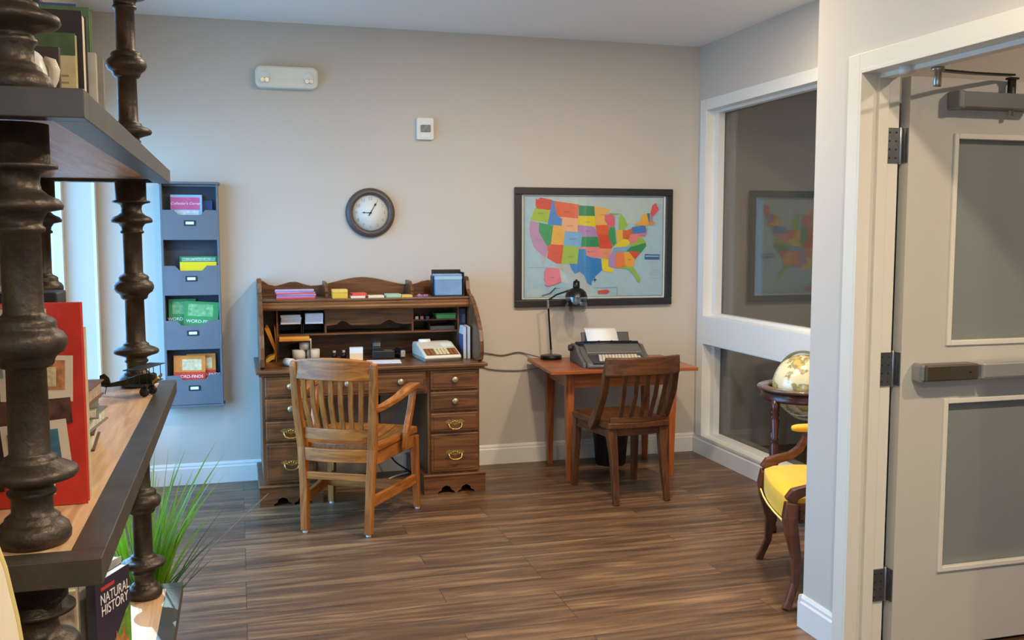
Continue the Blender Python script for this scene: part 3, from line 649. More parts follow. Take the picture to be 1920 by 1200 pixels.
for k,(dx,dy) in enumerate(((-.02,0),(.012,-.01),(.0,.022))): obj('eraser',MB(Matrix.Rotation(k*.7,4,'Z')).box(dx-.016,dx+.016,dy-.008,dy+.008,0,.010+.002*k),mat('lilac_rubber',(176,120,168),.6),ec,.002)
hd=thing('paper_holder','black stand holding blue paper packs at the right end of the desk top','paper holder',(1.195,5.60,GZ))
obj('tray',MB().box(-.09,.09,-.06,.06,0,.006).box(-.09,-.084,-.02,.06,.006,.12).box(.084,.09,-.06,.06,.006,.142),M_black,hd,.001)
obj('back_plate',MB().box(-.084,.092,.05,.058,.006,.155),M_black,hd)
obj('paper_pack',MB().box(-.083,.078,-.055,.045,.007,.132),mat('blue_pack',(120,154,188),.25,var=.12,scale=12),hd,.003)
obj('pack_band',MB().box(-.0835,.0785,-.0556,.0455,.10,.118),mat('pale_band',(160,190,214),.3,var=.05),hd,.001)

# ------------------------------------------------------------ things in the desk
tr=[]
for k,(x0,x1) in enumerate(((.214,.343),(.349,.473))):
    t=thing('letter_tray','black letter tray in the pigeonhole, %s'%('left of the two under the rolled shutter' if k==0 else 'right of the two under the rolled shutter'),'letter tray',((x0+x1)/2,5.69,.895),0,'black letter trays')
    w=(x1-x0)/2
    obj('tray',MB().box(-w,w,-.085,.11,0,.004).box(-w,-w+.004,-.085,.11,.004,.06).box(w-.004,w,-.085,.11,.004,.06).box(-w,w,.106,.11,.004,.16),M_black,t)
    obj('tray_shelf',MB().box(-w+.004,w-.004,-.085,.106,.054,.058),M_black,t)
    tr.append(t)
stackthing('paper_stack','ragged stack of white paper in the left letter tray','paper',.277,5.66,.954,.112,.15,[((228,230,236),.012,.0,'sheets'),((222,226,236),.015,.002,'sheets'),((232,234,240),.012,.004,'sheets'),((224,228,238),.014,-.001,'sheets')],3,'white paper in the letter trays')
stackthing('paper_stack','neat stack of white paper in the right letter tray','paper',.412,5.66,.954,.10,.15,[((214,222,232),.03,0,'sheets'),((228,232,238),.03,.001,'sheets')],0,'white paper in the letter trays')
t=thing('envelope_stack','flat orange envelopes sticking out below the letter trays','envelope',(.297,5.66,.8952));
t.location=(.297,5.64,.8583)
obj('envelopes',MB().box(-.085,.085,-.08,.14,0,.026),mat('manila_orange',(226,150,50),.55,var=.12,scale=30),t,.003)
obj('envelope_flap',MB().box(-.08,.084,-.0815,-.0795,.013,.024),mat('manila_light',(238,176,84),.5),t)
obj('support_rack',MB().box(-.09,.09,-.07,.17,-.008,-.0005).box(-.09,-.086,-.07,.17,-.116,-.008).box(.086,.09,-.07,.17,-.116,-.008),M_black,t)
def env(label,pts,y0,rgb):
    t=thing('manila_envelope',label,'envelope',(pts[0][0],y0,.742),0,'orange envelopes in the left slot')
    b=MB(); b.prism([(x-pts[0][0],z-.742) for x,z in pts],'y',-.002,.10)
    obj('envelope',b,mat('manila',rgb,.55,var=.1,scale=30),t,.001)
env('wide orange envelope leaning across the left slot of the desk',[(.185,.742),(.19,.755),(.198,.82),(.160,.94),(.146,.955),(.136,.93),(.188,.80),(.180,.742)],5.62,(216,140,44))
env('narrow orange envelope upright against the divider of the left slot',[(.193,.742),(.199,.742),(.1995,.86),(.196,.93),(.190,.955),(.190,.92),(.195,.84)],5.60,(228,164,84))
env('curled yellow envelope lying low in the left slot',[(.138,.742),(.15,.742),(.185,.762),(.192,.79),(.18,.782),(.155,.772),(.138,.755)],5.57,(204,156,56))
M_roll=mat('paper_roll',(222,216,204),.7,var=.06,scale=30)
def roll(label,x,y,z,r,h,lying=False):
    t=thing('paper_roll',label,'paper roll',(x,y,z),0,'white adding machine paper rolls')
    if lying: t.rotation_euler=(PI/2,0,R(35)); t.location.z=z+r
    obj('paper',MB().lathe([(.008,0),(r,0),(r,h),(.008,h),(.008,0)],24,cap=False),M_roll,t)
    obj('core',MB().lathe([(.0075,0.001),(.009,.001),(.009,h-.001),(.0075,h-.001),(.0075,.001)],14,cap=False),mat('card_core',(150,130,100),.7),t)
roll('white paper roll standing at the left of the three roll pile',.325,5.62,.742,.038,.062)
roll('white paper roll standing at the right of the three roll pile',.405,5.62,.742,.038,.062)
roll('white paper roll on top of the other two',.362,5.62,.8042,.035,.062)
roll('loose paper roll lying on the desk top left of the chair back',.24,5.40,.742,.022,.06,True)
nc=thing('note_cube','white and peach note cube standing behind the chair back','note cube',(.645,5.55,.742),-6)
obj('peach_notes',MB().box(-.038,.038,-.03,.03,0,.04),mat('peach_paper',(246,206,150),.6),nc,.001)
obj('white_notes',MB().box(-.038,.038,-.03,.03,.04,.072),M_paper,nc,.001)
obj('holder',MB().box(-.041,-.0385,-.032,.032,0,.02).box(.0385,.041,-.032,.032,0,.06).box(-.038,.038,.0305,.033,0,.06),M_black,nc)
ph=thing('telephone','dark telephone at the back of the writing surface','telephone',(.80,5.60,.742),-8)
obj('base',MB().prism([(-.07,0),(.07,0),(.07,.02),(.05,.035),(-.07,.05)],'x',-.055,.075),M_black,ph,.006)
obj('handset',MB().sweep([(-.03,-.03,.06),(-.03,-.02,.088),(-.03,.03,.10),(-.03,.05,.078)],.05,.03,(1,0,0)),mat('charcoal_plastic',(50,46,48),.35),ph,.01)
obj('cradle',MB().box(-.055,-.005,-.05,.05,.036,.07),M_black,ph,.006)
obj('keypad',MB().prism([(-.06,.022),(.05,.036),(.05,.042),(-.06,.028)],'x',.01,.06),mat('grey_keys',(120,116,112),.5,var=.5,scale=120),ph)
st=thing('stapler','small dark stapler with a pale end beside the telephone','stapler',(.895,5.58,.742),15)
obj('body',MB().box(-.012,.012,-.06,.05,.0,.018),M_black,st,.004); obj('arm',MB().sweep([(0,-.06,.035),(0,.02,.048),(0,.05,.03)],.022,.02),M_black,st,.004); obj('pad',MB().box(-.013,.013,-.07,-.058,.012,.05),mat('pale_tape',(160,150,130),.3,var=.4,scale=90),st,.002)
t=stackthing('paper_sheets','white sheets of paper lying flat in front of the telephone','paper',.785,5.40,.742,.19,.13,[((206,200,204),.003,0,'sheets'),((232,228,232),.002,-.004,'sheets')],-6)
for k,(x,lab) in enumerate(((.53,'tiny dark ink bottle with a pale cap left of the note cube'),(.585,'tiny dark ink bottle with a pale cap beside the note cube'))):
    t=thing('ink_bottle',lab,'bottle',(x,5.66,.742),0,'ink bottles')
    obj('bottle',MB().lathe([(.0001,0),(.015,0),(.015,.022),(.007,.03)],16),M_black,t); obj('cap',MB().lathe([(.008,.03),(.009,.031),(.009,.044),(.0001,.045)],16),mat('cap_cream',(190,180,160),.5),t)
# adding machine
am=thing('adding_machine','cream and grey adding machine with a roll of paper on the desk','adding machine',(1.10,5.48,.742),5); am.scale=(.93,1,.78)
M_cream=mat('cream_plastic',(214,204,180),.45,var=.03); M_amg=mat('machine_grey',(158,152,134),.5,var=.03)
obj('base',MB().prism([(-.135,.0),(.13,.0),(.135,.022),(-.15,.022)],'x',-.115,.115),M_amg,am,.004)
prof=[(-.152,.022),(.135,.022),(.135,.10),(.12,.118),(.04,.118),(-.148,.042)]
obj('body',MB().prism(prof,'x',-.117,.117),M_cream,am,.008)
ang=math.atan2(.076,.188); M=Matrix.Translation((0,-.148,.042))@Matrix.Rotation(ang,4,'X')
obj('key_panel',MB(M).box(-.10,.105,.012,.105,.0,.003),mat('brown_panel',(140,92,54),.5,var=.15,scale=80),am)
for nm,xs,rgb in (('number_keys',(-.03,-.008,.014,.036),(226,208,156)),('brown_keys',(-.086,-.062,.062,.086),(150,92,56))):
    mm=mat(nm,rgb,.45,var=.1,scale=60)
    for grp in ([xs] if nm=='number_keys' else [xs[:2],xs[2:]]):
        kb=MB(M)
        for x in grp:
            for y in (.022,.043,.064,.085): kb.box(x-.009,x+.009,y-.008,y+.008,.003,.012)
        obj(nm,kb,mm,am,.002)
obj('display_window',MB(M).box(.03,.10,.125,.175,.001,.004),mat('pale_window',(236,232,220),.15,var=.02),am)
obj('paper_roll',MB().lathe([(.0001,-.085),(.022,-.085),(.022,-.015),(.0001,-.015)],22,(0,.085,.116),'x'),M_paper,am)
# small stuff on right shelves
for k,(x,rgb,lab) in enumerate(((1.012,(206,176,140),'tiny tan block on the upper right pigeonhole shelf'),(1.042,(196,110,110),'tiny pinkish red block on the upper right pigeonhole shelf'),(1.076,(70,78,80),'tiny dark grey block on the upper right pigeonhole shelf'))):
    t=thing('rubber_stamp',lab,'stamp',(x,5.62,.963),0,'small stamps on the pigeonhole shelf')
    obj('block',MB().box(-.009,.009,-.015,.015,0,.018),mat('stamp_block',rgb,.6),t,.001)
    obj('grip',MB().lathe([(.004,.018),(.004,.024),(.006,.028),(.0001,.031)],10,(0,.008,0)),M_black,t)
t=thing('green_box','small green box on the upper right pigeonhole shelf','box',(1.19,5.67,.963))
obj('box',MB().box(-.058,.058,-.06,.06,0,.028),mat('green_card',(96,168,88),.5,var=.05),t,.001); obj('lid',MB().box(-.06,.06,-.062,.062,.022,.033),mat('green_lid',(60,130,70),.5,var=.05),t,.001)
t=thing('wire_basket','low black tray of papers on the lower right pigeonhole shelf','tray',(1.165,5.69,.895))
obj('tray',MB().box(-.08,.08,-.09,.09,0,.003).box(-.08,-.077,-.09,.09,.003,.04).box(.077,.08,-.09,.09,.003,.04),M_black,t); obj('papers',MB().box(-.074,.074,-.085,.085,.003,.024),mat('dark_paper',(70,64,60),.6,var=.2,scale=60),t)
t=thing('ring_binder','tall dark blue binder at the right end inside the desk','binder',(1.281,5.66,.742))
obj('cover',MB().box(-.017,-.014,-.10,.13,0,.285).box(.014,.017,-.10,.13,0,.285).box(-.014,.014,-.103,-.10,0,.285),mat('navy_cover',(34,40,66),.4),t,.001)
obj('pages',MB().box(-.013,.013,-.098,.125,.004,.27),M_paper,t)
obj('spine_label',MB().box(-.006,.010,-.1045,-.1032,.20,.25),mat('label_grey',(70,76,96),.3,var=.3,scale=60),t)
for k,(x,lab) in enumerate(((1.262,'white pamphlet box in front of the binder, nearer the adding machine'),(1.286,'white pamphlet box in front of the binder, nearer the side panel'))):
    t=thing('pamphlet_holder',lab,'pamphlet holder',(x,5.49,.742),0,'white pamphlet holders')
    obj('holder',MB().prism([(-.06,0),(.06,0),(.06,.14),(.03,.19),(-.06,.185)],'x',-.009,.008),mat('pamphlet_white',(206,208,214),.5),t,.001)
    obj('edge_strip',MB().box(-.010,-.0092,-.055,.055,.0,.14),mat('blue_strip',(80,90,130),.5),t)
# cords
def cord(name,label,pts,r,m):
    # smooth path
    P=[Vector(p) for p in pts]; out=[]
    for i in range(len(P)-1):
        p0=P[max(i-1,0)];p1=P[i];p2=P[i+1];p3=P[min(i+2,len(P)-1)]
        for k in range(6):
            t=k/6; out.append(.5*((2*p1)+(p2-p0)*t+(2*p0-5*p1+4*p2-p3)*t*t+(3*p1-p0-3*p2+p3)*t**3))
    out.append(P[-1])
    tag(obj(name,MB().tube(out,r,7),m),label,'cord')
cord('lamp_cord','thin dark cord crossing the wall from the desk to the desk lamp',[(1.335,5.80,.742),(1.40,5.83,.733),(1.50,5.84,.716),(1.60,5.84,.700),(1.70,5.84,.716),(1.77,5.835,.70),(1.83,5.78,.686)],.0035,mat('brown_cord',(96,84,66),.5))
cord('extension_cord','grey cord sagging along the wall below desk height',[(1.34,5.82,.66),(1.42,5.84,.655),(1.50,5.84,.62),(1.60,5.84,.605),(1.70,5.84,.60),(1.80,5.84,.605),(1.95,5.83,.62)],.004,mat('greige_cord',(150,138,120),.6))
cord('white_cable','white cable looped on the floor in the kneehole of the desk',[(.62,5.70,.006),(.70,5.66,.006),(.74,5.58,.006),(.80,5.58,.006),(.88,5.68,.006),(.99,5.76,.006)],.0055,M_white)
cord('black_cable','black cable hanging behind the armchair in the kneehole',[(.80,5.70,.56),(.79,5.66,.40),(.80,5.62,.25),(.86,5.60,.13),(.94,5.62,.06),(.99,5.64,.02)],.005,M_black)
# ============================================================ typewriter table and its things
TZ=.679
tb=thing('typewriter_table','reddish wooden side table with tapered legs carrying the typewriter','table',(1.715,5.195,0),-4)
TW,TD=.90,.615
obj('tabletop',MB().box(0,TW,0,TD,TZ-.02,TZ),W_table['x'],tb,.003)
lx=(.115,.755); ly=(.095,.555); lw=.05
for ix in (0,1):
    for iy in (0,1):
        x=lx[ix]+lw/2; y=ly[iy]+lw/2
        obj('leg',MB().sweep([(x,y,0),(x,y,.54),(x,y,TZ-.02)],[.03,.05,.05],[.03,.05,.05]),W_table['z'],tb,.002)
for ya in (ly[0]+.008,ly[1]+.02): obj('apron',MB().box(lx[0]+lw,lx[1],ya,ya+.02,TZ-.115,TZ-.02),W_table['x'],tb,.001)
for xa in (lx[0]+.008,lx[1]+.022): obj('side_apron',MB().box(xa,xa+.02,ly[0]+lw,ly[1],TZ-.115,TZ-.02),W_table['y'],tb,.001)
# desk lamp
lp=thing('desk_lamp','black desk lamp with a clear glass shade at the left of the typewriter','desk lamp',(1.89,5.73,TZ),0)
obj('base',MB().lathe([(.0001,0),(.066,0),(.068,.003),(.068,.022),(.064,.026),(.0001,.026)],36),M_blackm,lp)
px,pz=-.0225,.372
obj('pole',MB().tube([(0,0,.024),(0,0,.05),(px,0,pz)],[.0075,.0065,.006],10),M_blackm,lp)
obj('pole_collar',MB().tube([(0,0,.026),(-.001,0,.06)],.008,10),M_silver,lp); obj('pole_joint',MB().tube([(px+.002,0,pz-.05),(px,0,pz+.004)],.008,10),M_silver,lp)
obj('arm',MB().tube([(px,0,pz),(px+.05,-.012,pz+.035),(.125,-.05,.445)],.0055,8),M_blackm,lp)
sx,sy=.145,-.06
obj('socket',MB().lathe([(.0001,.505),(.006,.505),(.008,.497),(.02,.494),(.022,.46),(.02,.44),(.0001,.44)],20,(sx,sy,0)),M_blackm,lp)
shp=[(.02,.452),(.042,.443),(.060,.425),(.070,.398),(.0725,.372),(.071,.345),(.064,.320),(.052,.302)]
obj('shade_cap',MB().lathe([(r+.001,z) for r,z in shp[:4]],28,(sx,sy,0),cap=False),M_blackm,lp)
obj('glass_shade',MB().lathe(shp[3:]+[(r-.002,z) for r,z in shp[3:][::-1]],28,(sx,sy,0),cap=False),glass('lamp_glass',(236,238,238),.03),lp)
obj('bulb',MB().lathe([(.012,.44),(.013,.42),(.02,.405),(.029,.385),(.029,.37),(.02,.352),(.0001,.345)],20,(sx,sy,0)),mat('frosted_bulb',(196,194,190),.5,var=.02),lp)
# typewriter
tw=thing('typewriter','dark grey electric typewriter with white paper in the carriage','typewriter',(2.175,5.42,TZ),-7); tw.scale=(.90,1,.74)
M_twg=mat('typewriter_grey',(94,88,82),.5,var=.04); M_twd=mat('typewriter_dark',(54,52,54),.45,var=.06)
prof=[(-.20,.0),(.19,.0),(.20,.03),(.20,.10),(.17,.135),(.05,.135),(.02,.125),(-.04,.085),(-.19,.045),(-.205,.02)]
obj('body',MB().prism(prof,'x',-.215,.215),M_twg,tw,.008)
for xa in (-.24,.216): obj('side_cheek',MB().prism([(-.17,.0),(.20,.0),(.205,.12),(.175,.15),(.06,.15),(-.02,.09),(-.165,.04)],'x',xa,xa+.024),M_twg,tw,.006)
obj('platen_well',MB().box(-.20,.20,.07,.17,.134,.142),M_twd,tw)
obj('platen',MB().lathe([(.0001,-.22),(.019,-.22),(.019,.22),(.0001,.22)],20,(0,.12,.15),'x'),M_black,tw)
obj('platen_knob',MB().lathe([(.0001,-.268),(.024,-.268),(.027,-.262),(.027,-.246),(.012,-.24)],20,(0,.12,.12),'x'),M_twd,tw)
obj('paper_rest',MB().prism([(.15,.14),(.16,.14),(.20,.235),(.19,.238)],'x',-.165,-.06).prism([(.15,.14),(.16,.14),(.20,.235),(.19,.238)],'x',.09,.175).prism([(.15,.14),(.16,.14),(.175,.18),(.165,.18)],'x',-.06,.09),M_twd,tw,.004)
obj('front_cover',MB().prism([(.045,.136),(.06,.156),(.02,.146),(-.03,.105),(-.035,.092)],'x',-.18,.20),M_twg,tw,.003)
pp=[(.105,.150),(.118,.170),(.14,.20),(.165,.235),(.19,.262),(.215,.275)]
sheet=MB(); v=[];f=[]
for (y,z) in pp: v+=[(-.137,y,z-.004),(.085,y,z-.004)]
for i in range(len(pp)-1): f.append((2*i,2*i+1,2*i+3,2*i+2))
sheet.add(v,f,True)
o=obj('paper_sheet',sheet,M_paper,tw); s_=o.modifiers.new('s','SOLIDIFY'); s_.thickness=.0008
obj('paper_bail',MB().tube([(-.17,.10,.172),(.17,.10,.172)],.004,8).ball((-.06,.10,.172),.008).ball((.03,.10,.172),.008),M_black,tw)
ang=math.atan2(.04,.15); M=Matrix.Translation((0,-.19,.045))@Matrix.Rotation(ang,4,'X')
kb=MB(M)
for r_ in range(4):
    for k in range(13-r_%2):
        x=-.12+.022*k+.006*r_
        kb.box(x-.009,x+.009,.012+.03*r_,.034+.03*r_,.004,.014)
kb.box(-.06,.09,-.012,.006,.004,.012)
obj('key_bed',MB(M).box(-.18,.19,-.015,.145,.0,.004),M_twd,tw)
obj('keys',kb,mat('key_cream',(212,200,172),.45,var=.03),tw,.002)
# wastebasket under the table
wb=thing('wastebasket','black wastebasket on the floor under the typewriter table','wastebasket',(2.27,5.66,0))
obj('bin',MB().lathe([(.0001,.0),(.095,.0),(.12,.27),(.122,.275),(.114,.275),(.09,.01),(.0001,.01)],28),M_black,wb)
obj('rim',MB().lathe([(.117,.268),(.126,.268),(.126,.28),(.117,.28),(.117,.268)],28,cap=False),M_black,wb)

# ============================================================ honey oak armchair at the desk
ch=thing('wooden_armchair','honey oak slat back armchair standing askew at the roll top desk','chair',(.557,4.88,0),-28.3)
H=W_honey
for s in (-1,1):
    obj('rear_post',MB().sweep([(s*.165,-.262,.012),(s*.172,-.245,.25),(s*.182,-.235,.43),(s*.196,-.258,.62),(s*.204+.014,-.304,.835),(s*.206+.015,-.308,.855)],[.036,.038,.04,.038,.034,.03],[.038,.042,.05,.042,.03,.024]),H['z'],ch,.004)
    obj('front_leg',MB().sweep([(s*.245,.255,.012),(s*.232,.245,.40)],[.032,.042],[.032,.042]),H['z'],ch,.003)
    obj('glide',MB().lathe([(.0001,0),(.013,0),(.013,.012)],14,(s*.245,.255,0)).lathe([(.0001,0),(.013,0),(.013,.012)],14,(s*.165,-.262,0)),M_white,ch)
    obj('arm',MB().sweep([(s*.205,-.262,.625),(s*.225,-.20,.632),(s*.255,-.09,.655),(s*.272,.02,.682),(s*.276,.11,.692),(s*.272,.165,.69)],[.03,.036,.044,.052,.056,.05],[.03,.026,.024,.024,.022,.016]),H['y'],ch,.004)
    obj('arm_post',MB().sweep([(s*.252,.05,.375),(s*.254,.055,.45),(s*.262,.10,.56),(s*.27,.135,.678)],[.024,.026,.028,.03],[.055,.052,.04,.036]),H['z'],ch,.004)
    obj('side_stretcher',MB().sweep([(s*.172,-.24,.165),(s*.236,.24,.165)],.022,.052),H['y'],ch,.003)
    obj('side_apron',MB().sweep([(s*.175,-.22,.375),(s*.228,.235,.375)],.02,.065),H['y'],ch,.002)
obj('rear_stretcher',MB().box(-.158,.158,-.258,-.238,.268,.305),H['x'],ch,.003)
obj('cross_stretcher',MB().box(-.215,.215,.10,.125,.14,.19),H['x'],ch,.003)
obj('front_apron',MB().box(-.21,.21,.235,.255,.345,.405),H['x'],ch,.002)
# curved crest, back rails, bowed backwards in the middle
def bow(z0,z1,y,half,dep,th,crest=0,n=12):
    b=MB(); v=[]
    for i in range(n+1):
        u=-1+2*i/n; x=half*u; yy=y-dep*(1-u*u); zt=z1+crest*(1-u*u)
        v+=[(x,yy-th/2,z0),(x,yy+th/2,z0),(x,yy+th/2,zt),(x,yy-th/2,zt)]
    f=[]
    for i in range(n):
        for k in range(4):
            k2=(k+1)%4; f.append((i*4+k,i*4+k2,(i+1)*4+k2,(i+1)*4+k))
    f+=[(3,2,1,0),tuple(n*4+k for k in range(4))]
    return b.add(v,f)
obj('crest_rail',MB.shift(bow(.770,.862,-.294,.195,.033,.024,.018),.013),H['x'],ch,.005)
obj('lower_back_rail',bow(.468,.525,-.238,.172,.028,.02,0),H['x'],ch,.003)
obj('seat_rail',bow(.362,.425,-.246,.168,.022,.02,0),H['x'],ch,.003)
for k in range(7):
    u=(k-3)/3.5; x0=.150*u; x1=.168*u
    obj('slat',MB().sweep([(x0,-.238-.028*(1-(x0/.172)**2),.52),(x1,-.275-.032*(1-u*u),.66),(x1*1.03+.010,-.294-.033*(1-(x1/.2)**2),.775)],.024,.012),H['z'],ch,.002)
v=[];n=14;seat=MB()
def seatmesh(hw0,hw1,y0,y1,z,th,dip,round_=.0,n=14):
    v=[];f=[]
    for j in range(n+1):
        for i in range(n+1):
            u=-1+2*i/n; t=j/n; hw=hw0+(hw1-hw0)*t
            y=y0+(y1-y0)*t - (round_*(u*u) if j>n/2 else -round_*.5*(u*u))*(abs(t-.5)*2)
            zz=z-dip*max(0,1-(abs(abs(u)-.45)/.45)**2)*math.sin(PI*min(1,t*1.15))
            v.append((u*hw,y,zz))
    m=len(v); v+=[(a,b_,z-th) for a,b_,c in v]
    g=lambda i,j:j*(n+1)+i
    for j in range(n):
        for i in range(n):
            f.append((g(i,j),g(i+1,j),g(i+1,j+1),g(i,j+1))); f.append((m+g(i,j),m+g(i,j+1),m+g(i+1,j+1),m+g(i+1,j)))
    for i in range(n):
        f.append((g(i+1,0),g(i,0),m+g(i,0),m+g(i+1,0))); f.append((g(i,n),g(i+1,n),m+g(i+1,n),m+g(i,n)))
        f.append((g(0,i),g(0,i+1),m+g(0,i+1),m+g(0,i))); f.append((g(n,i+1),g(n,i),m+g(n,i),m+g(n,i+1)))
    return MB().add(v,f)
obj('seat',seatmesh(.20,.245,-.225,.30,.445,.034,.014,.03),H['y'],ch,.006)

# ============================================================ dark oak chair at the typewriter table
c2=thing('side_chair','dark oak side chair with a curved back at the typewriter table','chair',(2.075,4.985,0),4)
K=W_dark
for s in (-1,1):
    obj('front_leg',MB().sweep([(s*.195,.24,0),(s*.185,.215,.41)],[.032,.042],[.032,.042]),K['z'],c2,.003)
    obj('rear_leg',MB().sweep([(s*.155,-.235,0),(s*.150,-.19,.25),(s*.158,-.165,.41)],[.030,.040,.056],[.030,.04,.045]),K['z'],c2,.003)
    obj('back_post',MB().sweep([(s*.210,-.02,.40),(s*.213,-.10,.475),(s*.210-.004,-.19,.62),(s*.207-.014,-.240,.73),(s*.206-.018,-.255,.785)],[.030,.036,.036,.034,.024],[.05,.052,.046,.036,.02]),K['z'],c2,.004)
    obj('side_apron',MB().sweep([(s*.162,-.16,.385),(s*.19,.20,.385)],.018,.05),K['y'],c2,.002)
obj('crest_rail',MB.shift(bow(.715,.815,-.262,.222,.055,.026,.0),-.018),K['x'],c2,.008)
obj('rear_apron',bow(.37,.412,-.165,.152,.02,.018,0),K['x'],c2,.002)
obj('front_apron',MB().box(-.17,.17,.205,.222,.37,.412),K['x'],c2,.002)
obj('lower_rail',bow(.447,.475,-.178,.17,.03,.02,0),K['x'],c2,.002)
for k in range(5):
    u=(k-2)/2.6; x=.15*u
    obj('slat',MB().sweep([(x,-.178-.03*(1-(x/.17)**2),.468),(x*1.04,-.225-.045*(1-u*u),.60),(x*1.1-.01,-.262-.055*(1-(x*1.1/.218)**2),.728)],.024,.011),K['z'],c2,.002)
obj('seat',seatmesh(.185,.215,-.215,.27,.447,.036,.012,.035),K['y'],c2,.007)
# ============================================================ etagere bookcase in the foreground; local = world
ET=thing('etagere_bookcase','tall open bookcase of dark turned iron posts and wooden shelves by the left wall','bookcase',(-.43,2.32,0))
def E_(): return MB(Matrix.Translation((.43,-2.32,0)))
EX0,EX1,EY0,EY1=-.665,-.197,1.443,3.2
SH=[.343,1.004,1.662,2.32]
for z in SH:
    b=E_().box(EX0,EX1,EY0,EY0+.048,z-.040,z).box(EX0,EX1,EY1-.048,EY1,z-.040,z).box(EX0,EX0+.048,EY0+.048,EY1-.048,z-.040,z).box(EX1-.048,EX1,EY0+.048,EY1-.048,z-.040,z)
    s=obj('shelf_frame',b,M_iron_flat,ET,.0015)
    obj('shelf_board',E_().box(EX0+.048,EX1-.048,EY0+.048,EY1-.048,z-.030,z-.001),W_shelf,s)
PR=[(.0001,0),(.047,.0),(.052,.006),(.053,.016),(.050,.026),(.042,.033),(.039,.035),(.038,.040),(.033,.044),(.029,.048),(.029,.07),(.034,.075),(.034,.079),(.030,.083),(.031,.088),(.046,.094),(.062,.099),(.066,.105),(.064,.112),(.052,.118),(.040,.123),(.037,.127),(.037,.130),(.031,.133),(.0285,.137),(.0275,.262),(.034,.264),(.038,.268),(.040,.276),(.044,.281),(.052,.286),(.057,.296),(.057,.306),(.052,.315),(.045,.319),(.043,.324),(.044,.330),(.039,.336),(.034,.338),(.0295,.341),(.0275,.345),(.0275,.460),(.034,.463),(.034,.468),(.030,.471),(.031,.480),(.038,.490),(.058,.494),(.060,.500),(.054,.509),(.040,.515),(.031,.523),(.029,.534),(.031,.545),(.040,.550),(.054,.553),(.054,.558),(.044,.560),(.044,.616),(.0001,.616)]
for i,z in enumerate([0]+SH[:-1]):
    hgt=(SH[i]-.040)-z
    for x in (-.304,-.556):
        for y in (1.545,3.10):
            if i==0: prof=[(r,h*hgt/.616) for r,h in PR if h<.14]+[(.029,.2),(.044,.25),(.044,hgt),(.0001,hgt)]
            else: prof=[(r,h*hgt/.616) for r,h in PR]
            if i==0: prof=[(r,min(h,hgt)) for r,h in prof]
            obj('post',E_().lathe(prof,40 if x>-.5 else 24,(x,y,z)),M_iron,ET)
# books
def book(name,label,loc,w,h,t,rgb,rz=0,group=None,rough=.4,page=(226,214,190)):
    """upright, front cover faces -y, spine at -x"""
    r=thing(name,label,'book',loc,rz,group)
    obj('cover',MB().box(0,w,-t/2,-t/2+.0025,0,h).box(0,w,t/2-.0025,t/2,0,h).box(-.002,.0005,-t/2,t/2,0,h),mat('book_cover',rgb,rough,var=.12,scale=25,coat=.2),r,.0006)
    obj('pages',MB().box(.0005,w-.004,-t/2+.0025,t/2-.0025,.003,h-.003),mat('book_pages',page,.8,var=.06,scale=60),r)
    return r
S1=1.004
M_card=mat('cream_card',(214,202,178),.5,var=.06,scale=20)
r=book('scrapbook','tall red scrapbook with cards pasted on its cover, behind the front iron post',(-.535,1.76,S1),.278,.345,.020,(198,52,38))
def pas(nm,x0,x1,z0,z1,m,y=-.0108,rot=0):
    M=Matrix.Translation(((x0+x1)/2,y,(z0+z1)/2))@Matrix.Rotation(R(rot),4,'Y')
    return obj(nm,MB(M).box(-(x1-x0)/2,(x1-x0)/2,-.0006,0,-(z1-z0)/2,(z1-z0)/2),m,r)
pas('pasted_card',.150,.262,.180,.258,M_card,rot=2)
pas('card_picture',.170,.250,.20,.250,mat('orange_print',(176,116,74),.5,var=.5,scale=70),-.0116,rot=2)
pas('card_frame_picture',.212,.236,.205,.238,mat('pale_print',(206,190,150),.5,var=.3,scale=90),-.0122,rot=2)
pas('brown_photograph',.12,.258,.138,.182,mat('brown_print',(86,54,44),.5,var=.6,scale=60),-.0114,rot=-3)
pas('pasted_card',.150,.252,.070,.145,M_card,-.0118,rot=-5)
pas('blue_picture',.160,.238,.074,.130,mat('blue_print',(62,110,134),.5,var=.3,scale=50),-.0126,rot=-5)
pas('pasted_card',.02,.225,.292,.336,M_card,-.0112,rot=0)
pas('pasted_card',.205,.228,.020,.055,M_card,-.0112,rot=0)
pas('grey_picture',.03,.155,.218,.262,mat('grey_print',(150,156,144),.5,var=.35,scale=40),-.0114,rot=-3)
pas('dark_photograph',.01,.150,.03,.212,mat('dark_print',(36,32,34),.5,var=.3,scale=30),-.0112)
book('old_book','worn cream book standing directly behind the red scrapbook',(-.46,1.786,S1),.2035,.30,.022,(206,188,156),rough=.7)
book('old_book','thin tan book third from the front on the middle shelf, behind the cream one',(-.455,1.805,S1),.192,.285,.012,(150,126,100),rough=.7)
t=thing('black_box','black box standing behind the books on the middle shelf','box',(-.46,1.90,S1))
obj('body',MB().box(-.15,.148,-.05,.04,0,.31),M_black,t,.003); obj('lid',MB().box(-.153,.151,-.053,.043,.31,.357),M_black,t,.003)
t=thing('photo_print','mounted photographs leaning on top of the black box','picture',(-.50,1.90,S1+.358))
obj('board',MB().box(-.11,.108,-.004,.004,0,.19),M_card,t); obj('photograph',MB().box(-.10,.10,-.0052,-.004,.01,.085),mat('tan_photo',(150,126,108),.5,var=.5,scale=40),t); obj('photograph',MB().box(-.10,.10,-.0052,-.004,.095,.18),mat('olive_photo',(176,170,130),.5,var=.4,scale=30),t)
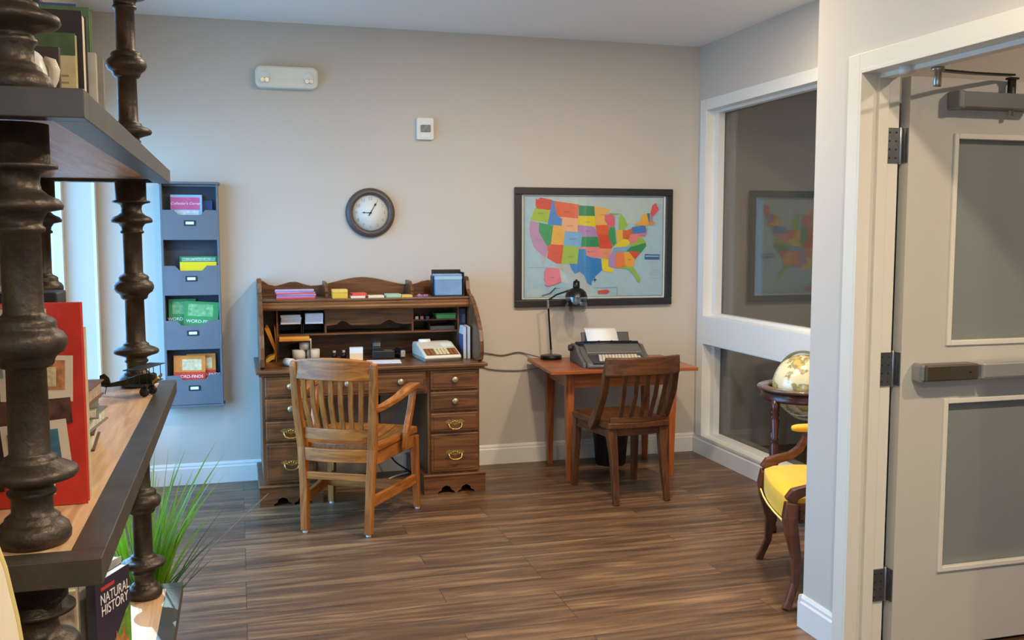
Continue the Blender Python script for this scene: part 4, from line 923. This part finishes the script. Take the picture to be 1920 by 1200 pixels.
# stack lying further back
def flat(name,label,loc,w,d,h,rgb,rz,cat='book',page=(206,200,180)):
    t=thing(name,label,cat,loc,rz,'old books lying in a pile')
    obj('cover',MB().box(-w/2,w/2,-d/2,d/2,0,.003).box(-w/2,w/2,-d/2,d/2,h-.003,h).box(-w/2-.001,-w/2+.002,-d/2,d/2,0,h),mat('old_cover',rgb,.55,var=.15,scale=20),t,.0006)
    obj('pages',MB().box(-w/2+.002,w/2-.006,-d/2+.004,d/2-.004,.003,h-.003),mat('old_pages',page,.8,var=.25,scale=60),t)
flat('old_book','brown book, bottom of the pile behind the red scrapbook',(-.435,2.27,S1),.25,.20,.036,(84,58,44),4)
flat('old_book','grey worn book, second from the bottom of the pile behind the red scrapbook',(-.43,2.28,S1+.0362),.25,.19,.030,(120,116,108),-5)
flat('old_book','grey green book, third from the bottom of the pile behind the red scrapbook',(-.43,2.27,S1+.0664),.25,.19,.026,(110,114,100),7)
flat('old_book','brown book with pale edges, topmost of the pile behind the red scrapbook',(-.435,2.28,S1+.0926),.25,.20,.034,(112,80,62),-3,page=(176,150,126))
# upper shelf
S2=1.662
r=book('reading_book','cream book with a green band across its cover on the upper shelf',(-.47,2.06,S2),.178,.187,.022,(196,184,140),page=(214,206,120))
obj('green_band',MB().box(0,.178,-.0118,-.011,.145,.187),mat('green_ink',(70,96,58),.4,var=.2,scale=40),r)
obj('blurb_lines',MB().box(.10,.165,-.0118,-.011,.105,.108).box(.10,.165,-.0118,-.011,.092,.095).box(.10,.155,-.0118,-.011,.045,.048).box(.10,.165,-.0118,-.011,.020,.023),mat('brown_ink',(150,140,104),.6),r)
book('reading_book','thick black book behind the cream and green one on the upper shelf',(-.47,2.115,S2),.187,.238,.062,(40,34,36))
book('reading_book','thin white book behind the thick black one on the upper shelf',(-.46,2.17,S2),.190,.172,.016,(186,182,172))
book('reading_book','tall green book at the back of the row on the upper shelf',(-.46,2.215,S2),.176,.27,.03,(84,118,84))
book('reading_book','tall blue book at the back of the row on the upper shelf',(-.50,2.26,S2),.185,.285,.03,(62,84,142))
book('reading_book','thin grey paperback nearest the wall end of the row on the upper shelf',(-.46,2.30,S2),.188,.185,.014,(150,146,136))
t=thing('framed_card','small dark framed card on the upper shelf in front of the cream book','framed card',(-.353,1.93,S2))
obj('frame',MB().box(-.05,.052,-.006,.006,0,.138),mat('dark_umber',(58,44,42),.5),t,.002); obj('picture',MB().box(-.042,.044,-.0072,-.006,.008,.13),mat('umber_print',(52,40,40),.5,var=.2),t)
t=thing('seashell','small white shell ornament on the upper shelf beside the front iron post','ornament',(-.296,1.665,S2)); t.scale=(1.25,1.25,1.5)
obj('bowl',MB().ball((-.004,0,.030),.022,(.9,.7,1.25)),mat('shell_white',(244,240,232),.3,var=.03),t)
obj('scroll',MB().tube([(.006,0,.006),(.011,0,.012),(.017,0,.020),(.021,0,.029),(.022,0,.037),(.019,0,.044),(.013,0,.046),(.008,0,.042)],[.003,.004,.005,.006,.007,.007,.006,.003],14),mat('shell_cream',(206,196,176),.35,var=.1,scale=60),t)
obj('foot',MB().lathe([(.0001,0),(.014,0),(.010,.005),(.005,.01)],16,(.0,0,0)),D.materials['shell_cream'],t)
# bottom shelf
S0=.343
r=book('natural_history_book','dark blue paperback titled Natural History with a reddish animal on the cover, bottom shelf',(-.378,2.56,S0),.158,.24,.026,(44,36,58),66,page=(232,230,224))
obj('cover_meadow',MB().prism([(.10,.0),(.158,.0),(.158,.135),(.135,.12),(.09,.07),(.05,.045),(.03,0)],'y',-.0136,-.013),mat('meadow_print',(98,146,48),.4,var=.35,scale=40),r)
obj('cover_animal',MB().prism([(.05,0),(.055,.03),(.07,.05),(.082,.055),(.085,.085),(.096,.062),(.108,.062),(.125,.088),(.128,.055),(.142,.04),(.15,0)],'y',-.0141,-.0137),mat('squirrel_print',(172,112,62),.4,var=.4,scale=60),r)
text('title','NATURAL',.038,M_paper,r,(.086,-.0136,.188),(PI/2,0,0),sx=.80); text('title','HISTORY',.038,M_paper,r,(.084,-.0136,.157),(PI/2,0,0),sx=.82)
obj('red_banner',MB(Matrix.Translation((.05,-.0134,.217))).box(-.028,.034,-.0004,.0004,-.005,.004),mat('red_ink',(190,60,60),.5),r)
book('thick_book','thick white paged book standing just behind the dark blue paperback on the bottom shelf',(-.425,2.60,S0),.17,.25,.036,(180,176,168),60,page=(236,234,228))
book('floral_book','cream book with brown floral cover left of the dark blue paperback, bottom shelf',(-.53,2.50,S0),.128,.25,.03,(206,192,164),2)
obj('floral_print',MB().box(-.52,-.406,2.4836,2.4842,S0+.07,S0+.245),mat('floral_ink',(176,164,146),.5,var=.75,scale=28),None)
bpy.data.objects['floral_print'].parent=[o for o in D.objects if o.name.startswith('floral_book')][0]
fbk=bpy.data.objects['floral_book']; D.objects['floral_print'].matrix_parent_inverse=(Matrix.Translation(fbk.location)@fbk.rotation_euler.to_matrix().to_4x4()).inverted()
book('purple_book','purple book leaning at the back of the bottom shelf behind the iron post',(-.60,2.58,S0),.06,.22,.03,(126,84,120),0)
# model biplane
bp=thing('model_biplane','small dark metal model biplane on the middle shelf','model airplane',(-.298,2.915,S1),0)
ax=Vector((.80,-.30,0)).normalized(); rzb=math.degrees(math.atan2(ax.y,ax.x)); bp.rotation_euler=(0,0,R(rzb))
M_pl=mat('blackened_tin',(44,44,40),.35,.6,var=.2,scale=60)
obj('fuselage',MB().sweep([(-.085,0,.026),(-.02,0,.038),(.02,0,.046),(.06,0,.050),(.068,0,.050)],[.006,.016,.024,.026,.02],[.008,.018,.028,.032,.026],(0,1,0)),M_pl,bp,.002)
obj('upper_wing',MB().box(.012,.060,-.082,.082,.082,.0845),M_pl,bp,.001)
obj('lower_wing',MB().box(.012,.056,-.076,.076,.036,.0385),M_pl,bp,.001)
for y in (-.066,-.022,.022,.066):
    for x in (.018,.052): obj('wing_strut',MB().tube([(x,y,.038),(x,y,.082)],.0012,6),M_pl,bp)
obj('tail_fin',MB().prism([(-.098,.026),(-.066,.030),(-.07,.050),(-.084,.062),(-.098,.056)],'y',-.001,.001),M_pl,bp)
obj('tailplane',MB().box(-.095,-.07,-.03,.03,.029,.031),M_pl,bp)
for s in (-1,1):
    obj('wheel',MB().lathe([(.0001,-.004),(.013,-.004),(.014,-.002),(.014,.002),(.013,.004),(.0001,.004)],20,(.045,s*.024,.014),'y'),M_black,bp)
obj('landing_gear',MB().tube([(.045,-.024,.014),(.045,.024,.014)],.0015,6).tube([(.045,-.024,.014),(.04,-.01,.036)],.0015,6).tube([(.045,.024,.014),(.04,.01,.036)],.0015,6).tube([(-.078,0,.026),(-.084,0,.003)],.0013,6),M_pl,bp)
obj('propeller',MB().lathe([(.0001,.068),(.007,.068),(.006,.076),(.0001,.08)],14,(0,0,.05),'x').sweep([(.073,-.03,.043),(.073,0,.05),(.073,.03,.057)],.008,.002,(0,0,1)),M_brass,bp)
# grass in a pot
gp=thing('potted_grass','pot of tall green ornamental grass on the floor beyond the bookcase','potted plant',(-.355,3.50,0))
obj('pot',MB().lathe([(.0001,0),(.08,0),(.10,.13),(.103,.15),(.095,.15),(.09,.13),(.0001,.13)],28),mat('grey_pot',(150,160,160),.5,var=.1,scale=20),gp)
def blades(n,seed,hmin,hmax,spread,wd,bld,a0=0,a1=2*PI,ex=1.8):
    rnd=random.Random(seed)
    for i in range(n):
        a=rnd.uniform(a0,a1); r0=rnd.uniform(0,.07); L=rnd.uniform(hmin,hmax); sp=rnd.uniform(.02,spread)
        x0,y0=r0*math.cos(a),r0*math.sin(a); d=a+rnd.uniform(-.6,.6)
        n_=7; v=[];w=rnd.uniform(.6,1.2)*wd; side=(-math.sin(d+1.0),math.cos(d+1.0))
        for k in range(n_+1):
            t=k/n_; rr=sp*t**ex; z=.12+L*(t-.18*(sp/.3)*t*t)
            ww=w*(1-t**2.2)*.5+.0004
            cx,cy=x0+rr*math.cos(d),y0+rr*math.sin(d)
            v+=[(cx-side[0]*ww,cy-side[1]*ww,z),(cx+side[0]*ww,cy+side[1]*ww,z)]
        bld.add(v,[(2*k,2*k+1,2*k+3,2*k+2) for k in range(n_)],True)
g1=MB(); blades(62,3,.30,.58,.16,.011,g1); blades(34,5,.42,.70,.26,.012,g1,-1.1,.7,1.5)
def leafmat(name,rgb,tr):
    m,nt,b=mk(name); b.inputs['Base Color'].default_value=lin(rgb)+(1,); b.inputs['Roughness'].default_value=.45
    b.inputs['Subsurface Weight'].default_value=0
    out=nt.nodes['Material Output']; mx=nt.nodes.new('ShaderNodeMixShader'); t=nt.nodes.new('ShaderNodeBsdfTranslucent'); t.inputs['Color'].default_value=lin(rgb)+(1,)
    mx.inputs['Fac'].default_value=tr; nt.links.new(b.outputs[0],mx.inputs[1]); nt.links.new(t.outputs[0],mx.inputs[2]); nt.links.new(mx.outputs[0],out.inputs['Surface']); return m
o=obj('grass_blades',g1,leafmat('grass_green',(132,178,46),.35),gp); o['kind']='stuff'
g2=MB(); blades(30,11,.25,.45,.30,.007,g2,-1.6,.3,1.2)
o=obj('dark_grass_blades',g2,leafmat('grass_olive',(84,108,58),.3),gp); o['kind']='stuff'
obj('dry_stem',MB().tube([(.04,0,.12),(.15,-.01,.26),(.24,-.02,.36),(.35,-.02,.46),(.44,-.02,.54)],[.0028,.0022,.0018,.0014,.001],6),mat('dry_stem',(150,140,122),.6),gp)
obj('dry_stem',MB().tube([(.04,-.02,.12),(.15,-.05,.24),(.20,-.07,.32),(.25,-.08,.40)],[.0022,.0018,.0014,.001],6),D.materials['dry_stem'],gp)

# ============================================================ globe on a floor stand
gl=thing('floor_globe','antique cream globe in a dark wooden floor stand by the interior window','globe',(2.695,4.15,0))
def globe_mat():
    m,nt,b=mk('antique_globe'); L=nt.links.new; N=nt.nodes.new
    b.inputs['Roughness'].default_value=.22; b.inputs['Coat Weight'].default_value=.5; b.inputs['Coat Roughness'].default_value=.1
    tc=N('ShaderNodeTexCoord'); n=N('ShaderNodeTexNoise'); n.inputs['Scale'].default_value=7; n.inputs['Detail'].default_value=6; n.inputs['Roughness'].default_value=.6
    r=N('ShaderNodeValToRGB'); e=r.color_ramp.elements; e[0].position=.46; e[0].color=lin((222,208,166))+(1,); e[1].position=.54; e[1].color=lin((198,172,96))+(1,)
    q=r.color_ramp.elements.new(.50); q.color=lin((140,128,84))+(1,)
    L(tc.outputs['Object'],n.inputs['Vector']); L(n.outputs['Fac'],r.inputs['Fac']); L(r.outputs['Color'],b.inputs['Base Color']); return m
GC=.715
ball=MB(); ball.ball((0,0,0),.155,seg=48,rings=28)
o=obj('globe_ball',ball,globe_mat(),gl); o.location=(0,0,GC); o.rotation_euler=(R(20),R(-12),0)
# meridian ring
v=[];f=[];n=48
for k in range(n):
    a=2*PI*k/n
    for rr,yy in ((.162,-.006),(.174,-.006),(.174,.006),(.162,.006)): v.append((rr*math.cos(a),yy,GC+rr*math.sin(a)))
for k in range(n):
    for j in range(4):
        f.append((4*k+j,4*k+(j+1)%4,4*((k+1)%n)+(j+1)%4,4*((k+1)%n)+j))
mr=MB(Matrix.Rotation(R(110),4,'Z')); mr.add(v,f,False); obj('meridian_ring',mr,mat('bronze_ring',(150,112,58),.35,.7,var=.1),gl)
obj('horizon_ring',MB().lathe([(.178,.698),(.222,.698),(.228,.704),(.228,.712),(.222,.716),(.178,.716),(.178,.698)],48,cap=False),mat('horizon_wood',(98,72,52),.3,var=.15,scale=20,coat=.5),gl)
obj('horizon_apron',MB().lathe([(.196,.650),(.208,.650),(.212,.66),(.208,.668),(.208,.698),(.196,.698),(.196,.650)],48,cap=False),W_mahog['x'],gl)
lp_=[(.0001,0),(.017,0),(.021,.02),(.014,.045),(.020,.06),(.020,.11),(.012,.125),(.014,.14),(.019,.30),(.021,.44),(.014,.455),(.021,.465),(.014,.475),(.021,.56),(.014,.575),(.021,.585),(.016,.60),(.021,.61),(.021,.66),(.0001,.66)]
for k in range(4):
    a=R(195+90*k)
    obj('leg',MB().lathe(lp_,18,(.196*math.cos(a),.196*math.sin(a),0)),W_mahog['z'],gl)
for k in range(2):
    a=R(195+90*k); c,s=.19*math.cos(a),.19*math.sin(a)
    obj('cross_stretcher',MB().sweep([(-c,-s,.10),(c,s,.10)],.03,.022,(0,0,1)),W_mahog['x'],gl,.002)

# ============================================================ yellow armchair
ac=thing('yellow_armchair','carved wooden armchair with bright yellow seat and arm pads beside the wall end','armchair',(2.39,3.395,0),69.8)
M_yel=mat('yellow_upholstery',(238,180,8),.55,var=.05,scale=14,bump=.15,bscale=300,sheen=.2)
A=W_arm
for s in (-1,1):
    obj('front_leg',MB().sweep([(s*.300,.275,.0),(s*.292,.262,.03),(s*.278,.238,.10),(s*.270,.235,.20),(s*.272,.255,.30),(s*.268,.262,.36),(s*.262,.255,.42)],[.034,.028,.030,.038,.054,.058,.05],[.034,.028,.030,.038,.052,.056,.05]),A['z'],ac,.006)
    obj('rear_leg',MB().sweep([(s*.20,-.25,.0),(s*.205,-.24,.2),(s*.215,-.215,.40)],[.03,.034,.04],[.03,.036,.045]),A['z'],ac,.004)
    obj('side_rail',MB().sweep([(s*.222,-.21,.375),(s*.258,.235,.375)],.026,.075),A['y'],ac,.003)
    obj('arm',MB().sweep([(s*.262,.262,.425),(s*.264,.245,.455),(s*.266,.20,.472),(s*.270,.15,.485),(s*.275,.11,.515),(s*.278,.085,.565),(s*.277,.05,.582),(s*.272,-.06,.588),(s*.255,-.16,.600),(s*.235,-.235,.640)],[.036,.036,.034,.034,.034,.034,.036,.036,.034,.03],[.05,.046,.036,.034,.034,.032,.026,.024,.024,.026]),A['y'],ac,.005)
    pd=MB().sweep([(s*.276,.150,.606),(s*.277,.13,.608),(s*.275,0,.610),(s*.266,-.10,.618),(s*.262,-.12,.62)],[.03,.054,.056,.054,.03],[.02,.04,.044,.04,.02])
    obj('arm_pad',pd,M_yel,ac,.0,2)
obj('front_rail',MB().box(-.245,.245,.232,.262,.335,.415),A['x'],ac,.003)
seat=MB(); n=12; v=[];f=[]
def cushion(hw0,hw1,y0,y1,z0,z1,crown):
    v=[];f=[];n=12
    for j in range(n+1):
        for i in range(n+1):
            u=-1+2*i/n; t=-1+2*j/n; hw=(hw0+hw1)/2+(hw1-hw0)/2*t
            e=(1-abs(u)**4)*(1-abs(t)**4)
            v.append((u*hw*(1 if e>0 else .985),(y0+y1)/2+(y1-y0)/2*t*(1 if e>0 else .985)+.02*(1-u*u)*(t>0)*t,z1+crown*e**.6))
    m=len(v); v+=[(a,b_,z0) for a,b_,c in v]
    g=lambda i,j:j*(n+1)+i
    for j in range(n):
        for i in range(n): f.append((g(i,j),g(i+1,j),g(i+1,j+1),g(i,j+1))); f.append((m+g(i,j),m+g(i,j+1),m+g(i+1,j+1),m+g(i+1,j)))
    for i in range(n):
        f+=[(g(i+1,0),g(i,0),m+g(i,0),m+g(i+1,0)),(g(i,n),g(i+1,n),m+g(i+1,n),m+g(i,n)),(g(0,i),g(0,i+1),m+g(0,i+1),m+g(0,i)),(g(n,i+1),g(n,i),m+g(n,i),m+g(n,i+1))]
    return MB().add(v,f,True)
obj('seat_cushion',cushion(.212,.246,-.20,.272,.335,.432,.045),M_yel,ac,.006)
obj('seat_piping',MB().tube([(-.24,.282,.338),(-.12,.292,.338),(0,.296,.338),(.12,.292,.338),(.24,.282,.338)],.004,8),mat('pale_piping',(240,214,120),.5),ac)
nl=MB()
for k in range(9): nl.ball((-.2755+.003*k*.0,.215-.05*0-.045*k,.345),.006,seg=10,rings=6)
for k in range(6): nl.ball((-.283,.224,.35+.012*k),.005,seg=10,rings=6)
obj('nail_heads',nl,mat('bronze_nails',(110,78,40),.35,.8),ac)
obj('side_panel',MB().sweep([(-.2385,-.18,.375),(-.273,.20,.375)],.003,.066).sweep([(.2385,-.18,.375),(.273,.20,.375)],.003,.066),M_yel,ac)
for s in (-1,1):
    obj('back_stile',MB().sweep([(s*.215,-.215,.40),(s*.225,-.24,.62),(s*.222,-.29,.92),(s*.20,-.30,.96)],[.036,.034,.032,.03],[.04,.034,.03,.028]),A['z'],ac,.004)
obj('back_crest',MB().sweep([(-.20,-.302,.955),(-.10,-.308,.985),(0,-.31,.995),(.10,-.308,.985),(.20,-.302,.955)],[.03]*5,[.03,.04,.044,.04,.03],(0,1,0)),A['x'],ac,.004)
obj('back_lower_rail',MB().box(-.205,.205,-.247,-.222,.55,.585),A['x'],ac,.003)
M=Matrix.Translation((0,-.262,.77))@Matrix.Rotation(R(10),4,'X')
bk=MB(M); bk.box(-.19,.19,-.022,.03,-.18,.19); obj('back_cushion',bk,M_yel,ac,.018)

# ============================================================ cream slipcovered chair at the near left
wc=thing('slipcovered_chair','cream slipcovered high back chair in the near left corner','chair',(-.50,.97,0))
M_slip=mat('cream_slipcover',(216,202,172),.75,var=.05,scale=10,bump=.2,bscale=200,sheen=.3)
bk=MB(); pts=[(-.235,.30)]+[(-.245,.9),(-.24,1.02),(-.21,1.15),(-.15,1.21),(0,1.23),(.12,1.225),(.19,1.20),(.224,1.155),(.242,1.09),(.252,1.03),(.262,.94),(.268,.82)]+[(.268,.30)]
bk.prism(pts,'y',.10,.20); obj('backrest',bk,M_slip,wc,.018)
obj('piping',MB().tube([(a-.004,.198,b_) for a,b_ in pts[1:-1]],.004,8),mat('highlight_gold',(206,186,120),.6),wc)  # gold line along the rim paints the highlight on the back's edge
obj('seat',MB().box(-.25,.255,-.38,.12,.30,.47),M_slip,wc,.03)
obj('skirt',MB().box(-.245,.25,-.37,.19,.04,.30),M_slip,wc,.01)
for sx in (-.22,.22):
    for sy in (-.34,.16): obj('leg',MB().sweep([(sx,sy,0),(sx,sy,.06)],.035,.035),W_dark['z'],wc)
LP=[28,8,31,28,26,22]; SKY=8.5; SKYC=(.17,.51,1.0,1); SUN=5.0; SUND=(.62,-2.2,-1.3); EXPO=.36
# ============================================================ lights and camera
can(1.35,3.75,'round recessed ceiling light over the open floor, nearest the typewriter table',LP[0])
can(2.3,3.8,'unseen round ceiling light added to soften the desk shadow, nearest the interior window',LP[5])  # extra lamp out of view, added to soften the shadow beside the desk
can(.35,3.75,'round recessed ceiling light over the open floor, nearest the wall rack',LP[1])
can(1.3,1.2,'round recessed ceiling light near the open door',LP[2])
can(.5,-.6,'round recessed ceiling light behind the bookcase end',LP[3])
can(3.2,1.2,'round recessed ceiling light in the hall beyond the open door',LP[4],(255,238,218))
W=D.worlds.new('sky'); bpy.context.scene.world=W; W.use_nodes=True
bg=W.node_tree.nodes['Background']; bg.inputs[0].default_value=SKYC; bg.inputs[1].default_value=SKY
for ya,yb in ((WY0,WY1),(VY0,VY1)):
    P=D.lights.new('window_portal','AREA'); P.shape='RECTANGLE'; P.size=WZ1-WZ0; P.size_y=yb-ya; P.energy=1; P.cycles.is_portal=True
    po=D.objects.new('window_portal',P); COL.objects.link(po); po.location=(-.985,(ya+yb)/2,(WZ0+WZ1)/2); po.rotation_euler=(0,R(-90),0)
S=D.lights.new('sun','SUN'); S.energy=SUN; S.angle=R(1.0); S.color=(.55,.86,1.0)
so=D.objects.new('sun',S); COL.objects.link(so); so.rotation_euler=Vector(SUND).to_track_quat('-Z','Y').to_euler()
F=1800.; pitch=math.atan(160/F); yaw=math.atan(515/F*math.cos(pitch))
cam=D.cameras.new('camera'); cam.sensor_fit='HORIZONTAL'; cam.sensor_width=36; cam.lens=F/1920*36; cam.clip_start=.05
co=D.objects.new('camera',cam); COL.objects.link(co); co.location=(0,0,1.463)
co.rotation_euler=(R(90)-pitch,0,-yaw)
sc=bpy.context.scene; sc.camera=co
sc.view_settings.view_transform='Standard'; sc.view_settings.look='None'; sc.view_settings.exposure=EXPO; sc.view_settings.gamma=1; sc.view_settings.use_curve_mapping=False
